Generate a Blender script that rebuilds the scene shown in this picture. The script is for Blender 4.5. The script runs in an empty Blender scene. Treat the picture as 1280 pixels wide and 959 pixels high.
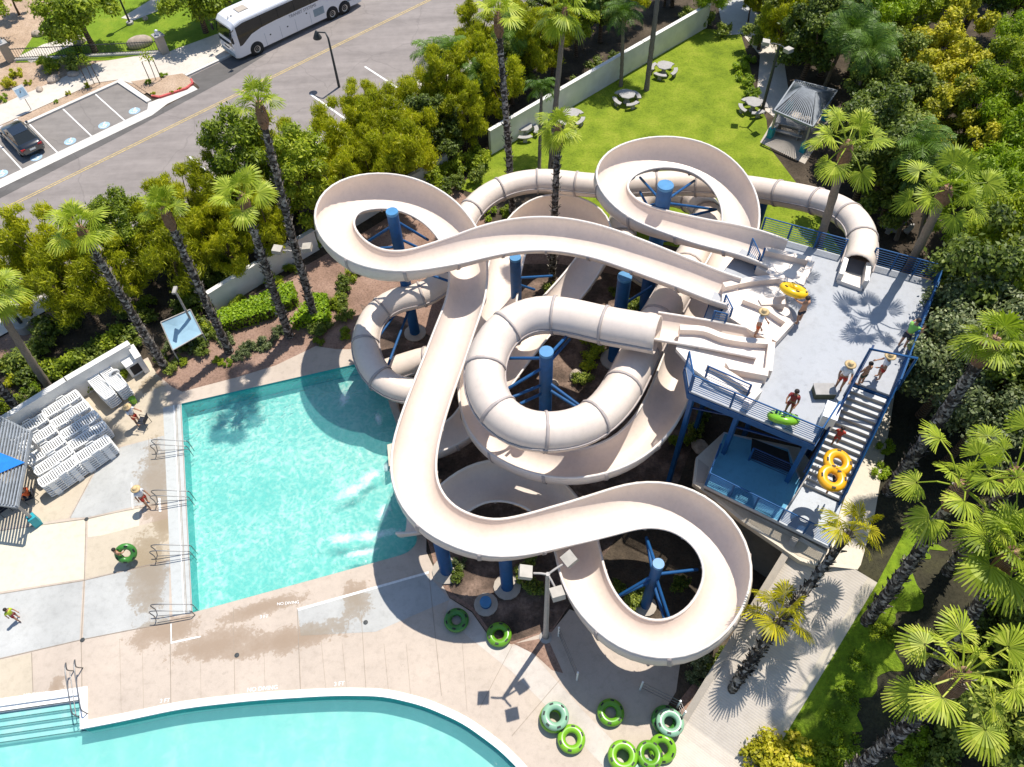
import bpy, bmesh, math, random
from mathutils import Vector, Matrix, noise
from mathutils.geometry import tessellate_polygon
random.seed(7)
S = bpy.context.scene
C = S.collection
PI = math.pi
# ---------------------------------------------------------------- camera (solved from verticals, stalls and the road)
F, CX, CY, H = 980.0, 640.0, 479.5, 36.0
_d = Vector((668 - CX, -(1197 - CY), -F)).normalized()
_up = -_d
_fw = Vector((0, 0, -1)); _Y = (_fw - _up * _fw.dot(_up)).normalized(); _X = _Y.cross(_up)
ROT = Matrix((_X, _Y, _up))
def at(px, py, z=0.0):
    v = ROT @ Vector((px - CX, -(py - CY), -F)); t = (z - H) / v.z
    return Vector((v.x * t, v.y * t, z))
cam_d = bpy.data.cameras.new('camera'); cam = bpy.data.objects.new('camera', cam_d); C.objects.link(cam)
cam.matrix_world = Matrix.Translation((0, 0, H)) @ ROT.to_4x4()
cam_d.sensor_width = 36.0; cam_d.lens = F / 1280 * 36.0; cam_d.clip_end = 2000; cam_d.clip_start = 0.5
S.camera = cam
# road frame: u along the street, n across it (positive away from the pool)
_ra = at(0, 264); _rb = at(460, 38); RU = (_rb - _ra).normalized(); RN = Vector((-RU.y, RU.x, 0))
def RC(u, n, z=0.0):
    p = _ra + RU * u + RN * n; return Vector((p.x, p.y, z))
RANG = math.atan2(RU.y, RU.x)
# the grooved ramp and the bank it climbs
DP, DL = 8.2, 4.65           # top deck and landing heights
RA0 = at(905, 945, 0); RA1 = at(1052, 703, 4.2); RA0.z = 0
RD = (Vector((RA1.x, RA1.y, 0)) - RA0); RLEN = RD.length; RD.normalize(); RR = Vector((RD.y, -RD.x, 0))
def sst(a, b, x):
    t = max(0, min(1, (x - a) / (b - a))); return t * t * (3 - 2 * t)
def zg(x, y):
    p = Vector((x, y, 0)) - RA0; t = p.dot(RD) / RLEN; s = p.dot(RR)
    if s < -2.0: return 0.0
    h = 4.25 * max(0, min(1, t)) * (1 - sst(27, 36, y))
    return h
def G(px, py):
    p = at(px, py, 0)
    for _ in range(12): p = at(px, py, zg(p.x, p.y))
    return p
# ---------------------------------------------------------------- mesh collector
class MB:
    def __init__(s): s.v = []; s.f = []; s.sm = []
    def add(s, vs, fs, smooth=False):
        o = len(s.v); s.v += [Vector(p) for p in vs]
        s.f += [tuple(i + o for i in f) for f in fs]; s.sm += [smooth] * len(fs); return s
    def box(s, c, size, rz=0.0, M=None):
        hx, hy, hz = size[0] / 2, size[1] / 2, size[2] / 2
        vs = [Vector((x * hx, y * hy, z * hz)) for z in (-1, 1) for x, y in ((-1, -1), (1, -1), (1, 1), (-1, 1))]
        if M is None: M = Matrix.Rotation(rz, 3, 'Z')
        vs = [M @ p + Vector(c) for p in vs]
        return s.add(vs, [(3, 2, 1, 0), (4, 5, 6, 7), (0, 1, 5, 4), (1, 2, 6, 5), (2, 3, 7, 6), (3, 0, 4, 7)])
    def bar(s, a, b, w=0.05, h=None):
        a = Vector(a); b = Vector(b); d = b - a; L = d.length
        if L < 1e-6: return s
        x = d / L; up = Vector((0, 0, 1)) if abs(x.z) < .97 else Vector((0, 1, 0))
        y = up.cross(x).normalized(); z = x.cross(y)
        return s.box((a + b) / 2, (L, w, h or w), M=Matrix((x, y, z)).transposed())
    def tube(s, pts, r, n=8, caps=True, smooth=True):
        pts = [Vector(p) for p in pts]; m = len(pts)
        rs = r if isinstance(r, (list, tuple)) else [r] * m
        vs = []; prev = None
        for i, p in enumerate(pts):
            t = (pts[min(i + 1, m - 1)] - pts[max(i - 1, 0)]).normalized()
            if prev is None:
                a = Vector((0, 0, 1)) if abs(t.z) < .9 else Vector((1, 0, 0)); x = (a - t * a.dot(t)).normalized()
            else: x = (prev - t * prev.dot(t)).normalized()
            prev = x; y = t.cross(x)
            vs += [p + (x * math.cos(2 * PI * k / n) + y * math.sin(2 * PI * k / n)) * rs[i] for k in range(n)]
        fs = [(i * n + k, i * n + (k + 1) % n, (i + 1) * n + (k + 1) % n, (i + 1) * n + k) for i in range(m - 1) for k in range(n)]
        s.add(vs, fs, smooth)
        if caps: s.add(vs[:n], [tuple(range(n - 1, -1, -1))]); s.add(vs[-n:], [tuple(range(n))])
        return s
    def lathe(s, prof, c=(0, 0, 0), n=16, M=None, smooth=True):
        c = Vector(c); vs = []
        for r, z in prof:
            for k in range(n):
                p = Vector((r * math.cos(2 * PI * k / n), r * math.sin(2 * PI * k / n), z)); vs.append((M @ p if M else p) + c)
        fs = [(i * n + k, i * n + (k + 1) % n, (i + 1) * n + (k + 1) % n, (i + 1) * n + k) for i in range(len(prof) - 1) for k in range(n)]
        return s.add(vs, fs, smooth)
    def torus(s, c, R, r, M=None, n=28, m=12, sq=1.0):
        vs = []; c = Vector(c)
        for i in range(n):
            a = 2 * PI * i / n
            for j in range(m):
                b = 2 * PI * j / m; q = R + r * math.cos(b)
                p = Vector((q * math.cos(a), q * math.sin(a), r * sq * math.sin(b))); vs.append((M @ p if M else p) + c)
        fs = [(i * m + j, ((i + 1) % n) * m + j, ((i + 1) % n) * m + (j + 1) % m, i * m + (j + 1) % m) for i in range(n) for j in range(m)]
        return s.add(vs, fs, True)
    def ell(s, c, rad, n=12, m=8, M=None):
        prof = []; vs = []; c = Vector(c)
        for i in range(m + 1):
            t = PI * i / m
            for k in range(n):
                p = Vector((rad[0] * math.sin(t) * math.cos(2 * PI * k / n), rad[1] * math.sin(t) * math.sin(2 * PI * k / n), -rad[2] * math.cos(t)))
                vs.append((M @ p if M else p) + c)
        fs = [(i * n + k, i * n + (k + 1) % n, (i + 1) * n + (k + 1) % n, (i + 1) * n + k) for i in range(m) for k in range(n)]
        return s.add(vs, fs, True)
    def prism(s, poly, z0, z1, holes=None):
        """vertical prism over a world xy polygon"""
        loops = [[Vector((p[0], p[1], 0)) for p in poly]] + [[Vector((p[0], p[1], 0)) for p in h] for h in (holes or [])]
        flat = [p for l in loops for p in l]; tris = tessellate_polygon(loops); n = len(flat)
        zz0 = z0 if callable(z0) else (lambda p: z0); zz1 = z1 if callable(z1) else (lambda p: z1)
        vs = [Vector((p.x, p.y, zz0(p))) for p in flat] + [Vector((p.x, p.y, zz1(p))) for p in flat]
        fs = []
        for t in tris:
            a, b, c = (flat[i] for i in t); cr = (b - a).cross(c - a).z
            t = t if cr > 0 else t[::-1]
            fs.append(tuple(i + n for i in t)); fs.append(t[::-1])
        o = 0
        for l in loops:
            k = len(l)
            for i in range(k): fs.append((o + i, o + (i + 1) % k, n + o + (i + 1) % k, n + o + i))
            o += k
        return s.add(vs, fs)
    def sheet(s, poly, z, holes=None):
        loops = [[Vector((p[0], p[1], 0)) for p in poly]] + [[Vector((p[0], p[1], 0)) for p in h] for h in (holes or [])]
        flat = [p for l in loops for p in l]; tris = tessellate_polygon(loops)
        zz = z if callable(z) else (lambda p: z); fs = []
        for t in tris:
            a, b, c = (flat[i] for i in t); fs.append(t if (b - a).cross(c - a).z > 0 else t[::-1])
        return s.add([Vector((p.x, p.y, zz(p))) for p in flat], fs)
    def build(s, name, m, parent=None, local=False, recalc=True):
        me = bpy.data.meshes.new(name)
        off = Vector((0, 0, 0))
        if parent is not None and not local:
            q = parent
            while q is not None: off += q.location; q = q.parent
        me.from_pydata([tuple(p - off) for p in s.v], [], s.f)
        me.polygons.foreach_set('use_smooth', s.sm)
        if recalc:
            b = bmesh.new(); b.from_mesh(me); bmesh.ops.recalc_face_normals(b, faces=b.faces[:]); b.to_mesh(me); b.free()
        me.materials.append(m); me.update()
        o = bpy.data.objects.new(name, me); C.objects.link(o)
        if parent is not None: o.parent = parent
        return o
def tag(o, label=None, cat=None, group=None, kind=None):
    if label: o['label'] = label
    if cat: o['category'] = cat
    if group: o['group'] = group
    if kind: o['kind'] = kind
    return o
def thing(name, label, cat, loc=(0, 0, 0), rz=0.0, group=None):
    o = bpy.data.objects.new(name, None); C.objects.link(o); o.location = loc; o.rotation_euler = (0, 0, rz); o.empty_display_size = .2
    return tag(o, label, cat, group)
def struct(name, mb, m): return tag(mb.build(name, m), kind='structure')
def dup(o, loc, rz=0.0, label=None, group=None, scale=None, parent=None, top=True):
    c = o.copy(); C.objects.link(c)
    if top:
        c.location = loc; c.rotation_euler = (c.rotation_euler[0], c.rotation_euler[1], rz)
        if scale: c.scale = scale if isinstance(scale, (tuple, list)) else (scale,) * 3
        if label: c['label'] = label
        if group: c['group'] = group
    else: c.parent = parent
    for ch in list(o.children): dup(ch, None, parent=c, top=False)
    return c
def spline(P, per=8):
    P = [Vector(p) for p in P]; out = []
    Q = [P[0] * 2 - P[1]] + P + [P[-1] * 2 - P[-2]]
    for i in range(1, len(Q) - 2):
        a, b, c, d = Q[i - 1:i + 3]
        for k in range(per):
            t = k / per
            out.append(.5 * ((2 * b) + (c - a) * t + (2 * a - 5 * b + 4 * c - d) * t * t + (3 * b - a - 3 * c + d) * t ** 3))
    out.append(P[-1]); return out
def px(*pts, z=0.0): return [at(a, b, z) for a, b in pts]
# ---------------------------------------------------------------- materials
def srgb(r, g, b): return tuple(((c / 255 + .055) / 1.055) ** 2.4 if c > 10 else c / 255 / 12.92 for c in (r, g, b))
class NT:
    def __init__(s, name):
        s.m = bpy.data.materials.new(name); s.m.use_nodes = True; s.t = s.m.node_tree; s.t.nodes.clear()
        s.out = s.n('ShaderNodeOutputMaterial')
    def n(s, typ, **kw):
        x = s.t.nodes.new(typ)
        for k, v in kw.items():
            if k.startswith('i_'):
                x.inputs[k[2:].replace('_', ' ')].default_value = v
            else: setattr(x, k, v)
        return x
    def l(s, a, b): s.t.links.new(a, b)
    def coord(s): 
        g = s.n('ShaderNodeNewGeometry'); return g.outputs['Position']
    def obj(s): return s.n('ShaderNodeTexCoord').outputs['Object']
    def noise(s, vec, scale, detail=4, rough=.55):
        x = s.n('ShaderNodeTexNoise'); x.inputs['Scale'].default_value = scale; x.inputs['Detail'].default_value = detail; x.inputs['Roughness'].default_value = rough
        if vec: s.l(vec, x.inputs['Vector'])
        return x.outputs['Fac']
    def ramp(s, fac, stops):
        r = s.n('ShaderNodeValToRGB'); e = r.color_ramp.elements
        while len(e) > 1: e.remove(e[-1])
        e[0].position = stops[0][0]; c = stops[0][1]; e[0].color = (*c, 1) if len(c) == 3 else c
        for p, c in stops[1:]:
            k = e.new(p); k.color = (*c, 1) if len(c) == 3 else c
        s.l(fac, r.inputs[0]); return r.outputs[0]
    def math(s, op, a, b=None, clamp=False):
        x = s.n('ShaderNodeMath', operation=op); x.use_clamp = clamp
        for i, v in enumerate((a, b)):
            if v is None: continue
            if isinstance(v, (int, float)): x.inputs[i].default_value = v
            else: s.l(v, x.inputs[i])
        return x.outputs[0]
    def mix(s, fac, a, b, mode='MIX'):
        x = s.n('ShaderNodeMix', data_type='RGBA', blend_type=mode)
        for sock, v in ((x.inputs[0], fac), (x.inputs[6], a), (x.inputs[7], b)):
            if isinstance(v, (int, float)): sock.default_value = v
            elif isinstance(v, tuple): sock.default_value = (*v, 1) if len(v) == 3 else v
            else: s.l(v, sock)
        return x.outputs[2]
    def bump(s, h, strength=.2, dist=.02):
        b = s.n('ShaderNodeBump'); b.inputs['Strength'].default_value = strength; b.inputs['Distance'].default_value = dist; s.l(h, b.inputs['Height']); return b.outputs[0]
    def bsdf(s, col, rough=.6, spec=.4, metal=0.0, normal=None):
        p = s.n('ShaderNodeBsdfPrincipled'); p.inputs['Roughness'].default_value = rough if isinstance(rough, (int, float)) else .5
        if not isinstance(rough, (int, float)): s.l(rough, p.inputs['Roughness'])
        p.inputs['Specular IOR Level'].default_value = spec; p.inputs['Metallic'].default_value = metal
        if isinstance(col, tuple): p.inputs['Base Color'].default_value = (*col, 1) if len(col) == 3 else col
        else: s.l(col, p.inputs['Base Color'])
        if normal: s.l(normal, p.inputs['Normal'])
        return p
    def done(s, sh): s.l(sh.outputs[0] if hasattr(sh, 'outputs') else sh, s.out.inputs[0]); return s.m
def simple(name, c, rough=.5, spec=.4, metal=0.0, var=.12, scale=3.0, bump=0.0, bscale=40):
    t = NT(name); pos = t.obj()
    nz = t.noise(pos, scale, 5)
    lo = tuple(x * (1 - var) for x in c); hi = tuple(min(1, x * (1 + var)) for x in c)
    col = t.ramp(nz, [(.3, lo), (.7, hi)])
    nm = t.bump(t.noise(pos, bscale, 3), bump, .02) if bump else None
    return t.done(t.bsdf(col, rough, spec, metal, nm))
def spots_mask(t, pos, spots):
    """soft ellipses at world places: (x, y, rx, ry, angle)"""
    acc = None
    for x, y, rx, ry, a in spots:
        mp = t.n('ShaderNodeMapping', vector_type='TEXTURE'); mp.inputs['Location'].default_value = (x, y, 0); mp.inputs['Rotation'].default_value = (0, 0, a); mp.inputs['Scale'].default_value = (rx, ry, 1000)
        t.l(pos, mp.inputs['Vector'])
        g = t.n('ShaderNodeVectorMath', operation='LENGTH'); t.l(mp.outputs[0], g.inputs[0])
        f = t.math('SUBTRACT', 1.0, g.outputs['Value'], True)
        acc = f if acc is None else t.math('MAXIMUM', acc, f)
    return acc
def m_concrete(name, c, spots=(), wet=(.16, .12, .08), var=.1, rough=.75, streak=0.0):
    t = NT(name); pos = t.coord()
    n1 = t.noise(pos, .35, 6, .6); n2 = t.noise(pos, 3.0, 6, .65); n3 = t.noise(pos, 30, 3)
    col = t.ramp(n1, [(.3, tuple(x * (1 - var) for x in c)), (.7, tuple(min(1, x * (1 + var)) for x in c))])
    col = t.mix(.5, col, t.ramp(n2, [(.3, (.72, .71, .7)), (.5, (.95, .95, .95)), (.75, (1, 1, 1))]), 'MULTIPLY')
    col = t.mix(.35, col, t.ramp(n3, [(.35, (.75, .75, .75)), (.6, (1, 1, 1))]), 'MULTIPLY')
    # scattered small dark stains
    n4 = t.noise(pos, 1.6, 8, .7)
    col = t.mix(t.math('MULTIPLY', t.math('GREATER_THAN', n4, .655), .35), col, tuple(x * .6 for x in c))
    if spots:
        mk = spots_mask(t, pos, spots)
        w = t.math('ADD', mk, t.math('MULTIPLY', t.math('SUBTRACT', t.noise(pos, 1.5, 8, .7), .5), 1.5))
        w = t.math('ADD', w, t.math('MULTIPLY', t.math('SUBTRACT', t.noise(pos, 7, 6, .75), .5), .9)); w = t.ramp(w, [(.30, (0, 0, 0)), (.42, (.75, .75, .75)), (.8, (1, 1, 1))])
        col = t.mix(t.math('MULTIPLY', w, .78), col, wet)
    return t.done(t.bsdf(col, rough, .3, 0, t.bump(n3, .25, .01)))
def m_foliage(name, dark, light, trans=.35, tip=None):
    """leaf colour differs leaf by leaf and clump by clump"""
    t = NT(name); g = t.n('ShaderNodeNewGeometry'); oi = t.n('ShaderNodeObjectInfo')
    r = t.math('ADD', t.math('MULTIPLY', g.outputs['Random Per Island'], .55), t.math('MULTIPLY', t.noise(g.outputs['Position'], .55, 2), .75))
    r = t.math('ADD', r, t.math('MULTIPLY', t.math('SUBTRACT', oi.outputs['Random'], .5), .3))
    mid = tuple((a + b) / 2 for a, b in zip(dark, light))
    col = t.ramp(r, [(.25, dark), (.6, mid), (.95, light)] if not tip else [(.2, dark), (.5, mid), (.78, light), (.97, tip)])
    d = t.bsdf(col, .5, .35)
    tr = t.n('ShaderNodeBsdfTranslucent'); t.l(t.mix(1.0, col, (.9, 1.0, .4), 'MULTIPLY'), tr.inputs[0])
    mx = t.n('ShaderNodeMixShader'); mx.inputs[0].default_value = trans; t.l(d.outputs[0], mx.inputs[1]); t.l(tr.outputs[0], mx.inputs[2])
    return t.done(mx)
def m_ground(name, a, b, c, s1=.5, s2=8, bump=.6):
    t = NT(name); pos = t.coord()
    col = t.ramp(t.noise(pos, s1, 6, .65), [(.3, a), (.5, b), (.7, c)])
    col = t.mix(.7, col, t.ramp(t.noise(pos, s2, 5, .7), [(.3, (.45, .45, .45)), (.55, (1, 1, 1)), (.75, (1.0, 1.0, 1.0))]), 'MULTIPLY')
    return t.done(t.bsdf(col, .9, .15, 0, t.bump(t.noise(pos, s2 * 2, 4), bump, .05)))
def m_asphalt(name, c):
    t = NT(name); pos = t.coord()
    mp = t.n('ShaderNodeMapping'); mp.inputs['Rotation'].default_value = (0, 0, -RANG); mp.inputs['Scale'].default_value = (.12, .9, 1); t.l(pos, mp.inputs['Vector'])
    col = t.ramp(t.noise(mp.outputs[0], 1.0, 5, .6), [(.3, tuple(x * .82 for x in c)), (.7, tuple(x * 1.15 for x in c))])
    col = t.mix(.5, col, t.ramp(t.noise(pos, 1.1, 7, .7), [(.3, (.7, .7, .7)), (.6, (1, 1, 1))]), 'MULTIPLY')
    # tar-sealed cracks
    v = t.n('ShaderNodeTexVoronoi', feature='DISTANCE_TO_EDGE'); v.inputs['Scale'].default_value = .16
    wv = t.n('ShaderNodeVectorMath', operation='ADD'); nn = t.n('ShaderNodeTexNoise'); nn.inputs['Scale'].default_value = .8; t.l(pos, nn.inputs['Vector'])
    t.l(pos, wv.inputs[0]); t.l(nn.outputs['Color'], wv.inputs[1]); t.l(wv.outputs[0], v.inputs['Vector'])
    col = t.mix(t.ramp(v.outputs['Distance'], [(.004, (.3, .3, .3)), (.009, (0, 0, 0))]), col, tuple(x * .55 for x in c))
    return t.done(t.bsdf(col, .85, .25, 0, t.bump(t.noise(pos, 60, 3), .3, .01)))
def m_water(name, spots, body, tint, ripple=1.0, amt=.6):
    t = NT(name); pos = t.coord()
    n1 = t.n('ShaderNodeTexNoise'); n1.inputs['Scale'].default_value = .9; n1.inputs['Detail'].default_value = 3; t.l(pos, n1.inputs['Vector'])
    ad = t.n('ShaderNodeVectorMath', operation='MULTIPLY_ADD'); t.l(n1.outputs['Color'], ad.inputs[0]); ad.inputs[1].default_value = (1.3, 1.3, 1.3); t.l(pos, ad.inputs[2])
    v = t.n('ShaderNodeTexVoronoi', feature='SMOOTH_F1'); v.inputs['Scale'].default_value = 2.3 * ripple; v.inputs['Smoothness'].default_value = .35; t.l(ad.outputs[0], v.inputs['Vector'])
    nb = t.noise(ad.outputs[0], 3.0 * ripple, 4, .6)
    hgt = t.math('ADD', t.math('MULTIPLY', v.outputs['Distance'], .6), nb)
    nm = t.bump(hgt, .35, .08)
    # sunlight caustics painted as a paler tint along the ripple crests
    caustic = t.ramp(hgt, [(.55, (0, 0, 0)), (.8, (.25, .25, .25)), (1.05, (1, 1, 1))])
    col = t.mix(t.math('MULTIPLY', caustic, amt), tint, (min(1, tint[0] * 1.9 + .15), 1.0, .97))
    calm = t.ramp(t.noise(pos, .28, 3, .6), [(.35, (.35, .35, .35)), (.65, (1, 1, 1))]); fine = t.ramp(t.noise(ad.outputs[0], 7.0 * ripple, 4, .7), [(.4, (0, 0, 0)), (.72, (.8, .8, .8))])
    caustic = t.mix(.5, caustic, fine, 'SCREEN'); caustic = t.mix(1.0, caustic, calm, 'MULTIPLY'); col = t.mix(t.math('MULTIPLY', caustic, amt), tint, (min(1, tint[0] * 1.9 + .15), 1.0, .97))
    tr = t.n('ShaderNodeBsdfTransparent'); t.l(col, tr.inputs[0])
    df = t.n('ShaderNodeBsdfDiffuse'); df.inputs[0].default_value = (*body, 1)
    m1 = t.n('ShaderNodeMixShader'); m1.inputs[0].default_value = .26; t.l(tr.outputs[0], m1.inputs[1]); t.l(df.outputs[0], m1.inputs[2])
    last = m1
    if spots:
        mk = spots_mask(t, pos, spots)
        w = t.math('ADD', mk, t.math('MULTIPLY', t.math('SUBTRACT', t.noise(ad.outputs[0], 1.6, 7, .65), .5), 1.9))
        w = t.ramp(w, [(.35, (0, 0, 0)), (.95, (.72, .72, .72))])
        fo = t.n('ShaderNodeBsdfDiffuse'); fo.inputs[0].default_value = (.82, .9, .9, 1)
        m2 = t.n('ShaderNodeMixShader'); t.l(w, m2.inputs[0]); t.l(m1.outputs[0], m2.inputs[1]); t.l(fo.outputs[0], m2.inputs[2]); last = m2
    gl = t.n('ShaderNodeBsdfGlossy'); gl.inputs['Roughness'].default_value = .06; t.l(nm, gl.inputs['Normal'])
    fr = t.n('ShaderNodeFresnel'); fr.inputs['IOR'].default_value = 1.33; t.l(nm, fr.inputs['Normal'])
    m3 = t.n('ShaderNodeMixShader'); t.l(fr.outputs[0], m3.inputs[0]); t.l(last.outputs[0], m3.inputs[1]); t.l(gl.outputs[0], m3.inputs[2])
    return t.done(m3)
def m_gel(name, c):
    """slide gelcoat: slightly chalky, streaked"""
    t = NT(name); pos = t.coord()
    col = t.ramp(t.noise(pos, .5, 5, .6), [(.3, tuple(x * .93 for x in c)), (.7, tuple(min(1, x * 1.05) for x in c))])
    col = t.mix(.3, col, t.ramp(t.noise(pos, 5, 7, .7), [(.3, (.75, .74, .72)), (.55, (1, 1, 1))]), 'MULTIPLY')
    col = t.mix(t.math('MULTIPLY', t.ramp(t.noise(pos, .33, 3, .5), [(.52, (0, 0, 0)), (.72, (1, 1, 1))]), .35), col, (.56, .49, .47))
    return t.done(t.bsdf(col, t.math('ADD', .25, t.math('MULTIPLY', t.noise(pos, 2.5, 5), .3)), .4))
def m_groove(name, c):
    t = NT(name); pos = t.coord()
    mp = t.n('ShaderNodeMapping'); mp.inputs['Rotation'].default_value = (0, 0, -math.atan2(RD.y, RD.x)); t.l(pos, mp.inputs['Vector'])
    w = t.n('ShaderNodeTexWave'); w.inputs['Scale'].default_value = 3.2; w.inputs['Distortion'].default_value = 1.2; w.inputs['Detail'].default_value = 2; t.l(mp.outputs[0], w.inputs['Vector'])
    col = t.mix(.14, c, t.ramp(w.outputs['Fac'], [(.1, (.45, .45, .45)), (.45, (1, 1, 1))]), 'MULTIPLY')
    col = t.mix(.5, col, t.ramp(t.noise(pos, 1.2, 7, .7), [(.3, (.7, .68, .66)), (.6, (1, 1, 1))]), 'MULTIPLY')
    return t.done(t.bsdf(col, .85, .2, 0, t.bump(w.outputs['Fac'], .15, .02)))
def m_trunk(name, a, b, rings=6.0):
    t = NT(name); pos = t.obj()
    w = t.n('ShaderNodeTexWave', bands_direction='Z'); w.inputs['Scale'].default_value = rings; w.inputs['Distortion'].default_value = 3; w.inputs['Detail'].default_value = 3; t.l(pos, w.inputs['Vector'])
    f = t.math('ADD', t.math('MULTIPLY', w.outputs['Fac'], .5), t.math('MULTIPLY', t.noise(pos, 9, 4), .6))
    return t.done(t.bsdf(t.ramp(f, [(.3, a), (.75, b)]), .9, .15, 0, t.bump(f, .6, .05)))
def m_speckle(name, a, b):
    t = NT(name); pos = t.obj()
    v = t.n('ShaderNodeTexVoronoi'); v.inputs['Scale'].default_value = 6.5; mp = t.n('ShaderNodeMapping'); mp.inputs['Scale'].default_value = (1, 1, 1.4); t.l(pos, mp.inputs['Vector']); t.l(mp.outputs[0], v.inputs['Vector'])
    s = t.n('ShaderNodeSeparateColor'); t.l(v.outputs['Color'], s.inputs[0])
    f = t.math('ADD', t.math('MULTIPLY', s.outputs[0], .7), t.math('MULTIPLY', t.noise(pos, 14, 4), .5))
    return t.done(t.bsdf(t.ramp(f, [(.45, a), (.72, tuple((x + y) * .35 for x, y in zip(a, b))), (.95, b)]), .9, .15, 0, t.bump(f, .8, .06)))
def m_carpaint(name, c):
    t = NT(name); p = t.bsdf(c, .25, .5); p.inputs['Coat Weight'].default_value = .8; p.inputs['Coat Roughness'].default_value = .05
    return t.done(p)

M = {}
M['asphalt'] = m_asphalt('asphalt', (.27, .235, .215)); M['asphalt_new'] = m_asphalt('asphalt_dark', (.13, .12, .112)); M['stall'] = m_asphalt('stall_asphalt', (.24, .215, .195))
M['curb'] = m_concrete('curb_concrete', (.66, .62, .56)); M['walk'] = m_concrete('sidewalk_concrete', (.62, .55, .47))
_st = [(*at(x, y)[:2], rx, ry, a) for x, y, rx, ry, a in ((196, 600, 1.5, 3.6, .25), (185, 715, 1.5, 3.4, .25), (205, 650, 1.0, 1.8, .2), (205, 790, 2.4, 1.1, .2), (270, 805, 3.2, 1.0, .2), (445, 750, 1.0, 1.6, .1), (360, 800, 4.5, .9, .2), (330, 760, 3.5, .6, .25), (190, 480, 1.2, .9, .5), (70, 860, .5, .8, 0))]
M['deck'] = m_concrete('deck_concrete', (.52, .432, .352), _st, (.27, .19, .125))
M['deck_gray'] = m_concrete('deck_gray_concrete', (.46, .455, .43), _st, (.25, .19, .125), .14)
M['deck_cream'] = m_concrete('deck_cream_concrete', (.66, .60, .46), _st[:0], var=.06)
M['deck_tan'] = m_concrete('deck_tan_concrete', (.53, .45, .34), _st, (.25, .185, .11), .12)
M['border'] = m_concrete('border_concrete', (.55, .49, .43), (), var=.2)
M['ledge'] = m_concrete('ledge_concrete', (.50, .51, .49), (), var=.05)
M['joint'] = simple('joint_seal', (.30, .25, .20), .9); M['floor_shade_blue'] = m_concrete('landing_shade_blue', (.12, .36, .52), (), var=.08)
M['coping'] = simple('coping_white', (.86, .86, .84), .5, var=.04)
M['paint_white'] = simple('road_paint_white', (.78, .76, .72), .7, var=.12, scale=6); M['paint_yellow'] = simple('road_paint_yellow', (.52, .38, .15), .8, var=.3, scale=5)
M['paint_blue'] = simple('road_paint_blue', (.33, .46, .56), .7, var=.25); M['paint_red'] = simple('curb_paint_red', (.55, .10, .09), .7, var=.2)
M['soil'] = m_ground('soil', (.20, .125, .09), (.30, .19, .14), (.38, .25, .19)); M['mulch'] = m_ground('mulch', (.04, .031, .022), (.075, .057, .04), (.13, .10, .07))
M['bed'] = m_ground('bed_shaded_mulch', (.05, .038, .03), (.13, .09, .068), (.32, .22, .165), .7, 7); M['dirt'] = m_ground('dirt', (.36, .25, .17), (.46, .33, .23), (.54, .40, .29)); M['bank'] = m_ground('bank_soil', (.03, .028, .018), (.05, .045, .028), (.075, .07, .035))
M['lawn'] = m_ground('lawn_grass', (.115, .17, .012), (.20, .265, .018), (.29, .33, .035), .55, 7, 1.0)  # broad mottling also stands in for shadows on the grass
M['lawn_far'] = m_ground('lawn_grass_far', (.13, .21, .012), (.19, .29, .02), (.27, .34, .03), .6, 14, 1.0)
M['grass_strip'] = m_ground('grass_strip', (.05, .07, .012), (.17, .26, .015), (.27, .35, .025), .7, 6, 1.0)  # darkest patches paint dappled shade into the verge grass
M['basin'] = simple('pool_plaster', (.66, .82, .76), .6, var=.05, scale=1.0); M['basin_tile'] = simple('pool_wall_teal', (.05, .50, .48), .4, var=.06)
_fo = [(*at(x, y)[:2], rx, ry, a) for x, y, rx, ry, a in ((466, 592, 1.7, .55, .55), (468, 668, 1.8, .5, .12), (430, 497, .45, 1.1, 0), (472, 521, .4, .7, .2), (430, 672, 1.8, .45, .1), (440, 612, 1.6, .5, .5), (478, 640, .8, .5, 1), (450, 690, 1.6, .3, .2))]
M['water'] = m_water('pool_water', _fo, (.12, .46, .44), (.42, .80, .76), 1.7, 1.7)
M['water_low'] = m_water('lower_pool_water', (), (.20, .56, .54), (.58, .86, .83), .6, .55)
M['gel'] = m_gel('slide_gelcoat', (.76, .64, .54)); M['gel_white'] = m_gel('slide_white_gelcoat', (.78, .70, .62)); M['flange'] = simple('slide_flange', (.42, .36, .33), .6)
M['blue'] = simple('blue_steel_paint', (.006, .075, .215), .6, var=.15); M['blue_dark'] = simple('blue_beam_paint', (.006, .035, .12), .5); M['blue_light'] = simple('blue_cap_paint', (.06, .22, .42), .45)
M['deck_top'] = m_concrete('tower_deck_coating', (.41, .42, .44), (), var=.05); M['tread'] = simple('stair_tread', (.56, .56, .56), .7, bump=.2)
M['deck_low'] = m_concrete('landing_coating', (.50, .52, .54), (), var=.06)
M['stucco'] = simple('white_stucco', (.74, .71, .66), .85, var=.1, scale=1.2, bump=.3, bscale=25); M['cream_conc'] = m_concrete('cream_concrete', (.66, .58, .46), (), var=.06); M['fascia'] = m_concrete('fascia_concrete', (.46, .40, .33), (), var=.1); M['dark_conc'] = m_concrete('base_concrete', (.20, .18, .16), (), var=.15)
M['steel'] = simple('stainless_steel', (.22, .22, .22), .35, .5, .8, .05); M['dark_metal'] = simple('dark_metal', (.045, .05, .05), .5); M['gray_metal'] = simple('gray_metal', (.38, .35, .32), .5); M['beige_metal'] = simple('beige_lamp_housing', (.42, .38, .32), .6)
M['black'] = simple('black_rubber', (.02, .02, .02), .7); M['glass_dark'] = NT('tinted_glass'); M['glass_dark'] = M['glass_dark'].done(M['glass_dark'].bsdf((.012, .016, .016), .06, .6))
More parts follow.
